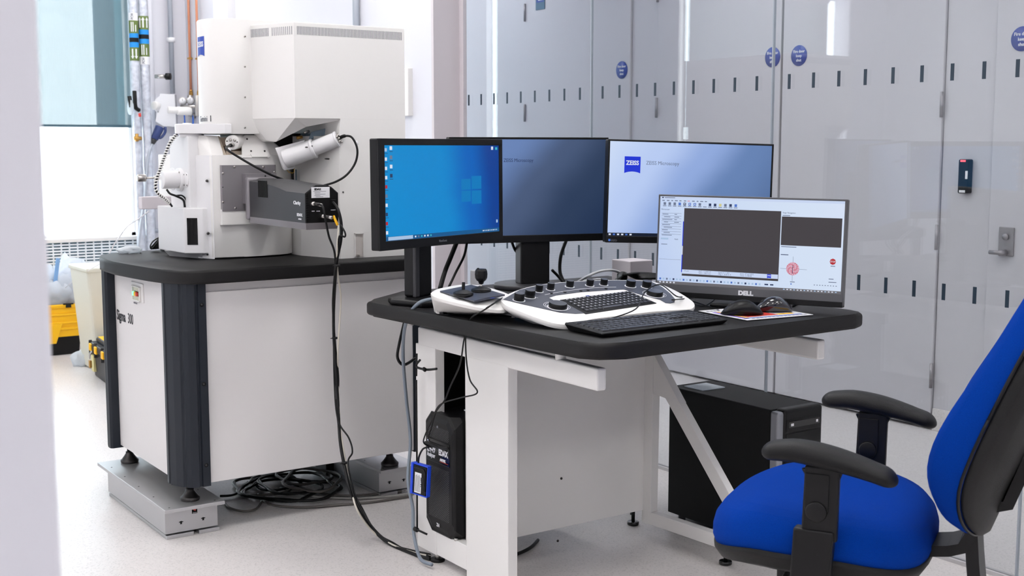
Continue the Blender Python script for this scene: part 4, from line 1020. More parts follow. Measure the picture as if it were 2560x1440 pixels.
# toolbox
YT = 6.05
fl_ = ony(215, 940, YT)
tbx = thing('toolbox', 'dark grey toolbox with yellow catches and a padlock beside the cabinet', 'toolbox', (1.9, 6.4, 0))
c0_ = onz(232, 938, 0.0); c1_ = onz(262, 962, 0.0)
ux = (c1_-c0_).normalized(); 
L_ = .46; D_ = .24; O = Vector((c0_.x, c0_.y, 0)); uy = Vector((-ux.y, ux.x, 0)); uy = uy if uy.dot(FH) > 0 else -uy
T = Matrix((ux, uy, Z3)).transposed().to_4x4(); T.translation = O
q = MB(T); q.hull([(.01, .01, 0), (L_-.01, .01, 0), (.01, D_-.01, 0), (L_-.01, D_-.01, 0), (0, 0, .15), (L_, 0, .15), (0, D_, .15), (L_, D_, .15)], M_POST, .006); obj('body', q, tbx)
q = MB(T); q.box(-.012, L_+.012, -.012, D_+.012, .15, .19, M_POST, .008); q.box(.02, L_-.02, .02, D_-.02, .19, .215, M_POST, .01); q.box(.03, L_-.03, .03, D_-.03, .213, .218, M_YEL, .002); obj('lid', q, tbx)
for xx in (.03, .17, .35):
    q = MB(T); q.box(xx-.012, xx+.035, -.020, -.008, .145, .185, M_YEL, .004); q.box(xx-.02, xx-.014, -.018, 0, .12, .2, M_DGREY, .003); obj('catch', q, tbx, 'yellow catch')
q = MB(T); q.tube([(.085, -.018, .15), (.085, -.03, .13), (.095, -.03, .11), (.105, -.03, .13), (.105, -.018, .15)], .003, M_STEEL); q.box(.08, .11, -.036, -.022, .06, .10, M_BRASS, .003); obj('padlock', q, tbx, 'small padlock')
q = MB(T); q.box(.01, .07, -.006, .012, .03, .12, mat('pale_yellow_label', (226, 214, 150), .5)); obj('label', q, tbx, 'pale yellow label')
q = MB(); crumple(q, (ony(212, 850, 7.2).x, 7.2, 0), .07, .07, .06, M_PLASTICBAG, 8, .5, 3); tag(obj('plastic_bag', q), 'small heap of grey plastic film on the floor behind the toolbox', 'bag')

# ================================================================== DESK
DZ = .785; DT = .042
desk = thing('operator_desk', 'white framed workstation desk with thick black top in front of the microscope', 'desk', (2.3, 2.9, 0))
dk = arc(1.801+.055, 2.262+.05, .055, 180, 270, 6)
outl = [(1.80, 2.33), (1.806, 2.298), (1.822, 2.275), (1.85, 2.262), (1.89, 2.257), (2.745, 2.280), (2.785, 2.288), (2.805, 2.312), (2.814, 2.35), (2.84, 3.50), (1.97, 3.50), (1.80, 3.345), (1.765, 3.33), (1.748, 3.315), (1.745, 3.295), (1.7475, 3.27)]
q = MB(); q.prism(outl, DZ-DT, DZ, M_SLAB, .011, 4); smooth_by_angle(obj('worktop', q, desk), 40)
def pbox(q, *a, **k): q.box(*a, **k)
LXF = 1.86; yp2x = onx(1044, 850, 1.86).y   # outer plane of the left frame
q = MB(); q.box(LXF, LXF+.03, 2.33, yp2x, .655, .712, M_WHITE, .006, 3); obj('support_beam', q, desk)
q = MB(); q.box(2.675, 2.705, 2.35, 3.50, .650, .707, M_WHITE, .006, 3); obj('support_beam', q, desk)
for (x, y) in ((LXF+.015, 2.50), (LXF+.015, 3.28), (2.69, 2.55), (2.69, 3.30)):
    q = MB(); q.cyl((x, y, .705), (x, y, DZ-DT+.001), .014, M_WHITE, seg=20); obj('spacer', q, desk)
# left frame: post, wide leg, foot rail
ym1 = onx(1270, 1200, LXF).y; ym2 = onx(1165, 1200, LXF).y; yp1 = onx(1090, 1200, LXF).y; yp2 = onx(1042, 1200, LXF).y
q = MB(); q.box(LXF, LXF+.032, ym1, ym2, .0, .66, M_WHITE, .002); obj('leg', q, desk)
q = MB(); q.box(LXF, LXF+.032, yp1, yp2, .027, .66, M_WHITE, .002); obj('leg', q, desk)
zr = .10
q = MB(); q.box(LXF+.001, LXF+.031, ym2, yp1, .027, zr, M_WHITE, .002); q.box(LXF+.0, LXF+.032, yp1, yp2, .026, .028, M_WHITE); obj('foot_rail', q, desk)
q = MB(); q.cyl((LXF+.016, 3.12, 0), (LXF+.016, 3.12, .03), .008, M_STEEL); q.cyl((LXF+.016, 3.12, 0), (LXF+.016, 3.12, .008), .022, M_BLACK); obj('levelling_foot', q, desk)
# tray carrying the tower
q = MB(); q.box(LXF+.03, 2.32, 2.985, 3.25, .088, .098, M_WHITE); obj('shelf', q, desk)
# back modesty panel
PY = 2.965
q = MB(); q.box(LXF+.03, 2.562, PY, PY+.018, .08, .715, M_WHITE, .002)
obj('modesty_panel', q, desk)
q = MB(); 
for p in ((1403, 1196), (1394, 1352)): c = ony(p[0], p[1], PY); q.cyl((c.x, PY, c.z), (c.x, PY-.002, c.z), .004, M_DARKSTEEL, seg=12)
obj('bolt', q, desk)
# black sheets added behind the tower opening to make it read dark
q = MB(); q.box(2.36, 2.37, 2.985, 3.40, .11, .655, M_BLACK2); q.box(1.955, 2.36, 3.32, 3.33, .11, .655, M_BLACK2); obj('dark_backing', q, desk, 'black sheets added to darken the frame opening')
q = MB(); q.box(LXF+.05, 2.54, 2.56, 2.96, DZ-DT-.004, DZ-DT, M_BLACK2); obj('underside_board', q, desk)
# right side frame with diagonal brace in the plane X=2.64
RXF = 2.56
def fr(px, py): return onx(px, py, RXF)
def strip(q, pts, m=M_WHITE, th=.03):
    P = [fr(*p) for p in pts]; q.hull(P+[p+Vector((th, 0, 0)) for p in P], m, .0015)
q = MB(); strip(q, [(1607, 890), (1642, 893), (1636, 1290), (1604, 1304)] if False else [(1606, 885), (1634, 885), (1626, 1283), (1604, 1304)]); obj('leg', q, desk)
q = MB(); strip(q, [(1634, 885), (1638, 893), (1700, 1010), (1660, 990), (1632.5, 984)], th=.028); strip(q, [(1660, 990), (1700, 1010), (1838, 1262), (1812, 1268)], th=.026)
obj('diagonal_brace', q, desk)
q = MB(); strip(q, [(1604, 1304), (1626, 1281), (1915, 1378), (1915, 1412), (1800, 1372)]); obj('foot_rail', q, desk)
for p in ((1633, 1330),):
    c = onz(p[0], p[1], 0); q = MB(); q.cyl((2.60, 3.06, .0), (2.60, 3.06, .012), .02, M_BLKGLOSS, bev=.003); q.cyl((2.60, 3.06, .01), (2.60, 3.06, .05), .006, M_BLACK); obj('levelling_foot', q, desk)
q = MB(); q.cyl((RXF+.015, 2.60, .0), (RXF+.015, 2.60, .012), .02, M_BLKGLOSS, bev=.003); q.cyl((RXF+.015, 2.60, .01), (RXF+.015, 2.60, .05), .006, M_BLACK); obj('levelling_foot', q, desk)

# ---- analyser tower in the left opening
AX = 1.845; ya0 = max(2.986, onx(1147, 1200, AX).y); ya1 = onx(1060, 1200, AX).y; az0 = onx(1147, 1391, AX).z; az1 = onx(1110, 1046, AX).z
az0 = .104
tw = thing('analyser_tower', 'black EDAX analyser computer tower with woven pattern front in the desk opening'.replace('EDAX ', ''), 'computer', (AX+.2, (ya0+ya1)/2, .098))
cw = .022
def oct_(x, y0, y1, z0, z1, c_): return [(x, y0+c_, z0), (x, y1-c_, z0), (x, y1, z0+c_), (x, y1, z1-c_), (x, y1-c_, z1), (x, y0+c_, z1), (x, y0, z1-c_), (x, y0, z0+c_)]
q = MB(); q.loft([oct_(AX+.008, ya0, ya1, az0, az1, .03), oct_(AX+.012, ya0-.004, ya1+.004, az0-.004, az1+.004, .03), oct_(AX+.035, ya0-.004, ya1+.004, az0-.004, az1+.004, .012)], M_BLACK, smooth=False); q.box(AX+.035, AX+.44, ya0, ya1, az0, az1, M_BLACK, .003); obj('case', q, tw)
q = MB(); H_ = az1-az0
q.loft([oct_(AX+.004, ya0+.008, ya1-.008, az0+.02, az1-.02, .028), oct_(AX+.0085, ya0+.002, ya1-.002, az0+.006, az1-.006, .03)], M_BLACK, smooth=False)
fp = obj('front_bezel', q, tw)
q = MB(); random.seed(1)
zp0, zp1 = az0+.045, az0+H_*.56
zq0, zq1 = az0+H_*.80, az0+H_*.90
M_MESHL = mat('mesh_strand_grey', (92, 92, 94), .5)  # lighter grey strands of the woven front
for (za, zb_) in ((zp0, zp1), (zq0, zq1)):
    yl, yr = ya1-.022, ya0+.022; wd_ = yl-yr; st = .0065; k = -60
    while k < 80:
        # diagonal stripe z = za + st*k + 0.9*(yl-y)
        s_ = za+st*k; k += 1
        t0 = max(0, (za-s_)/.9); t1 = min(wd_, (zb_-s_)/.9)
        if t1-t0 < .004: continue
        q.hull([(AX+.0032, yl-t0, s_+.9*t0), (AX+.0032, yl-t1, s_+.9*t1), (AX+.0032, yl-t1, s_+.9*t1+.0016), (AX+.0032, yl-t0, s_+.9*t0+.0016), (AX+.0042, yl-t0, s_+.9*t0), (AX+.0042, yl-t1, s_+.9*t1)], M_MESHL)
obj('mesh_front', q, fp)
q = MB(); zd = az0+H_*.60
q.box(AX+.002, AX+.0045, ya0+.016, ya1-.012, zd, az0+H_*.79, M_BLKGLOSS); q.box(AX+.0015, AX+.003, ya0+.018, ya1-.014, zd+.0, zd+.0015, M_DGREY); q.box(AX+.0015, AX+.003, ya0+.018, ya1-.014, zd+.038, zd+.040, M_DGREY)
q.cyl((AX+.003, ya1-.024, az0+H_*.77), (AX+.0005, ya1-.024, az0+H_*.77), .002, emit('power_led_white', (190, 200, 255), 3), seg=10)
q.box(AX+.001, AX+.003, ya0+.03, ya1-.04, az0+H_*.755, az0+H_*.765, M_BLACK2); obj('drive_bay', q, fp)
q = MB(); FT = lambda y, z: frame((AX+.0012, y, z), -Y3, -X3)
q.text('Z4-i9', .030, M_WPRINT, FT(ya1-.018, az0+H_*.678), sx=.72, bold=.0006); q.text('Analyzer', .018, M_WPRINT, FT(ya1-.018, az0+H_*.635), sx=.72, bold=.0004)
q.text('EDAX', .024, M_WPRINT, FT(ya0+.075, az0+H_*.678), sx=.80, bold=.0011); q.text('AMETEK', .0105, M_WPRINT, FT(ya0+.068, az0+H_*.630), sx=.80, bold=.0005); q.box(AX+.0008, AX+.0014, ya0+.022, ya0+.070, az0+H_*.622, az0+H_*.624, M_RED)
q.text('Z4', .014, M_WPRINT, FT((ya0+ya1)/2+.01, az0+.022), bold=.0004); q.cyl((AX+.0035, (ya0+ya1)/2+.004, az1-.034), (AX+.002, (ya0+ya1)/2+.004, az1-.034), .004, M_INKG, seg=12)
obj('lettering', q, fp, 'white lettering')
q = MB()
for yy in (ya0+.01, ya1-.025): q.cyl((AX+.02, yy, .0985), (AX+.02, yy, az0+.002), .006, M_STEEL, seg=14)
obj('foot', q, tw)
q = MB(); q.box(AX+.10, AX+.25, ya0+.01, ya0+.09, az1+.002, az1+.006, M_LABEL); tag(obj('paper_note', q), 'white sheet lying on top of the analyser tower', 'paper')

# ---- large black tower under the right of the desk
BX0 = onx(1945, 1028, 2.75).x; BY0 = onx(1945, 1028, 2.75).y; BX1 = ony(2055, 1010, BY0).x; bz = onx(1940, 1028, 2.75).z
t2 = thing('computer_tower', 'large black computer tower with silver front edge under the right side of the desk', 'computer', ((BX0+BX1)/2, BY0+.23, 0.0))
q = MB(); q.box(BX0, BX1-.002, BY0+.03, BY0+.49, .02, bz, M_BLACK2, .003); obj('case', q, t2)
q = MB(); q.box(BX0+.001, BX0+.032, BY0, BY0+.035, .02, bz-.004, mat('silver_trim', (150, 152, 158), .35, metal=.6), .008, 3); obj('silver_edge', q, t2, 'silver vertical edge')
q = MB(); q.box(BX0+.022, BX1, BY0-.006, BY0+.035, .02, bz+.003, M_BLACK, .012, 4); fb_ = obj('front_bezel', q, t2)
q = MB()
for k in range(4):
    z1 = bz-.028-.043*k; q.box(BX0+.032, BX1-.012, BY0-.0085, BY0-.005, z1-.040, z1-.002, M_BLACK, .0015)
z1 = bz-.028; q.box(BX0+.040, BX1-.02, BY0-.010, BY0-.008, z1-.028, z1-.008, M_BLKGLOSS, .001); q.box(BX0+.048, BX0+.060, BY0-.0105, BY0-.009, z1-.022, z1-.014, M_LABEL); q.box(BX1-.036, BX1-.028, BY0-.0105, BY0-.009, z1-.022, z1-.014, M_LABEL)
obj('drive_bays', q, fb_)
q = MB()
for (x, y) in ((BX0+.02, BY0+.06), (BX1-.02, BY0+.06), (BX0+.02, BY0+.44), (BX1-.02, BY0+.44)): q.cyl((x, y, 0), (x, y, .022), .012, M_RUBBER)
obj('foot', q, t2)
q = MB(); q.box(BX0+.03, BX0+.13, BY0+.36, BY0+.45, bz+.001, bz+.004, M_PLASTICBAG); tag(obj('plastic_sleeve', q), 'clear plastic sleeve on top of the large black computer tower', 'sleeve')
# cables between the panel and the tower
q = MB()
for k in range(6):
    zz = .20+.06*k; q.tube([(2.655, 3.11, zz), (2.68, 3.14, zz+.03), (2.70, 3.12, zz+.05), (2.72, 3.09, zz+.02)], .004, M_BLACK)
q.tube([(2.67, 3.15, .0), (2.665, 3.13, .3), (2.66, 3.13, .6)], .006, M_BLACK)
tag(obj('tower_cables', q), 'bunch of black cables behind the white desk post beside the large tower', 'cables')

# ================================================================== MONITORS
def mon_frame(c, yw, tilt, roll):
    u = Vector((sin(radians(yw)), cos(radians(yw)), 0)); n = Vector((u.y, -u.x, 0))
    if n.dot(FH) > 0: n = -n
    v = Z3*cos(radians(tilt))-n*sin(radians(tilt)); r = radians(roll)
    u2 = u*cos(r)+v*sin(r); v2 = v*cos(r)-u*sin(r); n2 = u2.cross(v2)
    M = Matrix((u2, v2, n2)).transposed().to_4x4(); M.translation = Vector(c)
    return M, n
def grad(name, stops, ax=(1, 0), strength=1.0, off=0.0):
    """display gradient across the panel (what the screen itself shows)"""
    m = bpy.data.materials.new(name); m.use_nodes = True; nt = m.node_tree; b = nt.nodes['Principled BSDF']
    b.inputs['Base Color'].default_value = (.008, .008, .01, 1); b.inputs['Roughness'].default_value = .3; b.inputs['Specular IOR Level'].default_value = .15
    at = nt.nodes.new('ShaderNodeAttribute'); at.attribute_name = 'screen'; sp = nt.nodes.new('ShaderNodeSeparateXYZ')
    nt.links.new(at.outputs['Vector'], sp.inputs[0])
    def mul(o, k):
        n = nt.nodes.new('ShaderNodeMath'); n.operation = 'MULTIPLY'; nt.links.new(o, n.inputs[0]); n.inputs[1].default_value = k; return n.outputs[0]
    ad = nt.nodes.new('ShaderNodeMath'); ad.operation = 'ADD'; nt.links.new(mul(sp.outputs[0], ax[0]), ad.inputs[0]); nt.links.new(mul(sp.outputs[1], ax[1]), ad.inputs[1])
    nz = nt.nodes.new('ShaderNodeTexNoise'); nz.inputs['Scale'].default_value = 1.6; nt.links.new(at.outputs['Vector'], nz.inputs['Vector'])
    a2 = nt.nodes.new('ShaderNodeMath'); a2.operation = 'MULTIPLY_ADD'; nt.links.new(nz.outputs['Fac'], a2.inputs[0]); a2.inputs[1].default_value = .12; nt.links.new(ad.outputs[0], a2.inputs[2])
    r = nt.nodes.new('ShaderNodeValToRGB'); r.color_ramp.interpolation = 'EASE'
    r.color_ramp.elements[0].position = stops[0][0]; r.color_ramp.elements[0].color = lin(stops[0][1])
    r.color_ramp.elements[1].position = stops[-1][0]; r.color_ramp.elements[1].color = lin(stops[-1][1])
    for p, c in stops[1:-1]: e = r.color_ramp.elements.new(p); e.color = lin(c)
    a3 = nt.nodes.new('ShaderNodeMath'); a3.operation = 'ADD'; nt.links.new(a2.outputs[0], a3.inputs[0]); a3.inputs[1].default_value = off
    nt.links.new(a3.outputs[0], r.inputs[0]); nt.links.new(r.outputs[0], b.inputs['Emission Color']); b.inputs['Emission Strength'].default_value = strength
    return m
def screen_panel(q, x0, x1, y0, y1, z, m):
    tb = bmesh.new(); vs = [tb.verts.new(p) for p in ((x0, y0, z), (x1, y0, z), (x1, y1, z), (x0, y1, z))]; tb.faces.new(vs)
    q.merge(tb, m)
def screen_attr(o, M, x0, x1, y0, y1):
    me = o.data; a = me.attributes.new('screen', 'FLOAT_VECTOR', 'POINT')
    for i, v in enumerate(me.vertices):
        p = M.inverted() @ (WM[o.name] @ v.co); a.data[i].vector = ((p.x-x0)/(x1-x0), (p.y-y0)/(y1-y0), 0)
def monitor(name, label, c, yw, tilt, roll, w_, h_, bl, br, bt, bb, depth, scrmat, ui, stand, housing=M_BLACK):
    M, n = mon_frame(c, yw, tilt, roll)
    base = Vector((c[0], c[1], DZ)); Mr = Matrix.Translation(base) @ Matrix.Rotation(math.atan2(M[1][0], M[0][0]), 4, 'Z')
    t = thing(name, label, 'monitor', M=Mr)
    q = MB(M); x0, x1, y0, y1 = -w_/2, w_/2, -h_/2, h_/2
    q.box(x0, x1, y0, y1, -depth, -.004, housing, .004, 3)
    q.hull([(x0+.05, y0+.04, -depth-.02), (x1-.05, y0+.04, -depth-.02), (x0+.05, y1-.05, -depth-.02), (x1-.05, y1-.05, -depth-.02), (x0+.02, y0+.02, -depth+.001), (x1-.02, y0+.02, -depth+.001), (x0+.02, y1-.02, -depth+.001), (x1-.02, y1-.02, -depth+.001)], housing, .004)
    obj('housing', q, t)
    q = MB(M)
    q.box(x0, x1, y0, y0+bb, -.006, 0, housing, .0015); q.box(x0, x1, y1-bt, y1, -.006, 0, housing, .0015); q.box(x0, x0+bl, y0, y1, -.006, -.0001, housing, .0015); q.box(x1-br, x1, y0, y1, -.006, -.0001, housing, .0015)
    bz_ = obj('bezel', q, t)
    q = MB(M); sx0, sx1, sy0, sy1 = x0+bl, x1-br, y0+bb, y1-bt
    screen_panel(q, sx0, sx1, sy0, sy1, -.0025, scrmat)
    ui(q, sx0, sx1, sy0, sy1, bz_, M)
    so = obj('screen', q, t); screen_attr(so, M, sx0, sx1, sy0, sy1)
    stand(t, M, n, c, h_, depth)
    return t
E_W = emit('ui_white', (226, 232, 246), .95); E_DK = emit('ui_dark', (20, 30, 50), .9); E_TASK = emit('ui_taskbar_blue', (14, 92, 150), .9); E_SRCH = emit('ui_search', (176, 204, 236), .9)
E_LOGO = emit('ui_logo_blue', (20, 50, 214), 1.0); E_RED = emit('ui_red', (190, 40, 50), .9); E_GREY = emit('ui_grey', (66, 62, 66), .95); E_TXT = emit('ui_text_grey', (112, 124, 152), .9)
E_PALE = emit('ui_pale_blue', (202, 216, 244), 1.0); E_BLU = emit('ui_icon_blue', (76, 116, 200), 1.0); E_TXTD = emit('ui_text_dark', (44, 60, 100), .9); E_PINK = emit('ui_pink', (214, 150, 170), 1.0)
E_WIN = emit('ui_window_light', (0, 122, 190), 1.0); E_CYAN = emit('ui_cyan', (60, 190, 210), .9)
M_DELLG = mat('graphite_monitor', (84, 84, 88), .45)
def R(q, x0, x1, y0, y1, z, m): screen_panel(q, x0, x1, y0, y1, z, m)
# --- left monitor (blue desktop)
def ui_desktop(q, x0, x1, y0, y1, bz_, M):
    W_, H_ = x1-x0, y1-y0; Z1, Z2 = -.0022, -.0020
    X = lambda u: x0+W_*u
    Yv = lambda v: y1-H_*v
    R(q, X(0), X(1), Yv(1), Yv(.955), Z1, E_TASK); R(q, X(.02), X(.22), Yv(.995), Yv(.958), Z2, E_SRCH)
    for k in range(6): R(q, X(.235+.026*k), X(.247+.026*k), Yv(.985), Yv(.967), Z2, [E_W, E_TXT, E_CYAN, E_W, E_W, E_CYAN][k])
    for k in range(9): R(q, X(.84+.016*k), X(.85+.016*k), Yv(.984), Yv(.970), Z2, E_SRCH if k % 3 else E_W)
    for k, m in enumerate([E_SRCH, E_W, E_W, E_W, E_RED, E_TXT, E_W, E_TXTD, E_RED, E_W]):
        v = .03+.096*k; R(q, X(.003), X(.020), Yv(v+.035), Yv(v), Z2, m); R(q, X(.002), X(.026), Yv(v+.056), Yv(v+.051), Z2, E_TXTD)
    for k, m in enumerate([E_W, E_TXT, E_W, E_TXTD]):
        v = .01+.096*k; R(q, X(.042), X(.062), Yv(v+.038), Yv(v), Z2, m); R(q, X(.04), X(.066), Yv(v+.058), Yv(v+.052), Z2, E_TXTD)
    R(q, X(.925), X(.945), Yv(.05), Yv(.012), Z2, E_W); R(q, X(.965), X(.985), Yv(.05), Yv(.02), Z2, E_CYAN); R(q, X(.97), X(.985), Yv(.895), Yv(.86), Z2, E_SRCH)
    for (a, b_, c_, d_) in ((.645, .73, .375, .497), (.738, .83, .345, .493), (.645, .73, .508, .632), (.738, .83, .510, .662)): 
        R(q, X(a), X(b_), Yv(d_), Yv(c_), Z1, E_WIN)
    q.text('ViewSonic', .010, M_INKG, Matrix.Translation((-.03, y0-.016, .0003)), sx=.9)
def stand_view(t, M, n, c, h_, depth):
    bx, by = 1.868, 3.178; q = MB(); 
    T = Matrix.Translation((bx, by, DZ)) @ Matrix.Rotation(radians(90-71), 4, 'Z')
    q.T = T; q.prism([(-.092, -.07), (-.06, -.10), (.09, -.10), (.13, -.07), (.13, .06), (.10, .08), (-.07, .08), (-.092, .05)], 0, .020, M_BLACK, .008, 3); obj('stand_base', q, t)
    q = MB(T); q.box(-.040, .042, -.0, .045, .020, .42, M_BLACK, .008, 3); q.box(-.040, -.02, -.004, .01, .02, .30, M_DGREY, .004); obj('stand_column', q, t)
    q = MB(); q.hull([T @ Vector((-.04, .03, .36)), T @ Vector((.04, .03, .36)), T @ Vector((-.04, .03, .28)), T @ Vector((.04, .03, .28)), M @ Vector((-.04, .04, -depth-.01)), M @ Vector((.04, .04, -depth-.01)), M @ Vector((-.04, -.04, -depth-.01)), M @ Vector((.04, -.04, -depth-.01))], M_BLACK); obj('mount', q, t)
monitor('desktop_monitor', 'black thick-bezel monitor showing a bright blue desktop, left end of the row', (1.912, 3.124, 1.119), 71, .4, 0, .572, .313, .026, .017, .019, .026, .035,
        grad('desktop_blue', [(0.0, (0, 140, 210)), (.55, (0, 136, 208)), (.80, (0, 98, 188)), (1.0, (0, 62, 148))], (.95, .08), 1.0), ui_desktop, stand_view)
# --- middle and right monitors
def ui_mid(q, x0, x1, y0, y1, bz_, M):
    T = Matrix.Translation((x0+.176, y1-.073, -.0022)); q.text('ZEISS Microscopy', .0165, E_TXTD, T, sx=.85)
def stand_mid(t, M, n, c, h_, depth):
    bx, by = 2.385, 3.335; q = MB(); q.cyl((bx-.02, by, DZ), (bx-.02, by, DZ+.016), .115, M_DGREY, bev=.004, seg=48); obj('stand_base', q, t)
    q = MB(Matrix.Translation((bx, by, DZ)) @ Matrix.Rotation(radians(-16), 4, 'Z')); q.box(-.052, .048, -.03, .03, .014, .38, M_BLACK, .004); q.box(-.054, -.030, -.028, .028, .014, .38, M_DGREY, .004); obj('stand_column', q, t)
    q = MB(); q.hull([(bx-.04, by, 1.15), (bx+.04, by, 1.15), (bx-.04, by, 1.05), (bx+.04, by, 1.05), M @ Vector((-.05, .04, -depth)), M @ Vector((.05, .04, -depth)), M @ Vector((-.05, -.04, -depth)), M @ Vector((.05, -.04, -depth))], M_BLACK); obj('mount', q, t)
mid_g2 = grad('dim_wallpaper', [(0.0, (120, 150, 205)), (.32, (108, 136, 188)), (.52, (74, 92, 126)), (.74, (46, 64, 94)), (1.0, (34, 52, 84))], (.62, -.30), .95, .30)
um = Vector((sin(radians(106)), cos(radians(106)), 0)); re = Vector((2.607, 3.217, 1.112)); cm = re-um*.275
monitor('office_monitor', 'black monitor with a dim grey-blue wallpaper, middle of the row behind its neighbours', tuple(cm), 106, -1.0, 0, .55, .343, .007, .007, .007, .024, .04,
        mid_g2, ui_mid, stand_mid)
def ui_right(q, x0, x1, y0, y1, bz_, M):
    W_, H_ = x1-x0, y1-y0
    zeiss(q, Matrix.Translation((x0+.048, y1-.098, -.0022)), .052, E_LOGO, E_W)
    q.text('ZEISS Microscopy', .0165, E_TXT, Matrix.Translation((x0+.118, y1-.070, -.0022)), sx=.9)
    R(q, x0, x1, y0, y0+.010, -.0022, E_DK)
    for k in range(6): R(q, x0+.004+.0135*k, x0+.011+.0135*k, y0+.0025, y0+.0075, -.0020, E_W if k not in (1, 4) else E_BLU)
    q.text('EIZO', .0085, M_INKG, Matrix.Translation((x0+.012, y0-.017, .0003)))
    R(q, x0+.003, x0+.010, y0-.0165, y0-.0095, .0004, E_BLU)
def stand_right(t, M, n, c, h_, depth):
    bx, by = 2.735, 3.01; q = MB(); q.cyl((bx, by, DZ), (bx, by, DZ+.014), .10, M_BLACK, bev=.004, seg=48); obj('stand_base', q, t)
    q = MB(Matrix.Translation((bx, by, DZ)) @ Matrix.Rotation(radians(-24), 4, 'Z')); q.box(-.05, .05, -.02, .02, .012, .38, M_BLACK, .004); obj('stand_column', q, t)
    q = MB(); q.hull([(bx-.04, by, 1.15), (bx+.04, by, 1.15), (bx-.04, by, 1.05), (bx+.04, by, 1.05), M @ Vector((-.05, .04, -depth)), M @ Vector((.05, .04, -depth)), M @ Vector((-.05, -.04, -depth)), M @ Vector((.05, -.04, -depth))], M_BLACK); obj('mount', q, t)
rg = grad('pale_blue_wallpaper', [(0.0, (208, 224, 250)), (.30, (186, 206, 246)), (.50, (146, 172, 224)), (.70, (102, 132, 182)), (1.0, (84, 112, 158))], (.75, -.28), 1.0, .26)
monitor('office_monitor', 'black monitor with pale blue wallpaper and blue square logo, right end of rear row', (2.678, 2.891, 1.108), 114, 1.25, -1.66, .545, .322, .006, .006, .006, .021, .04, rg, ui_right, stand_right)
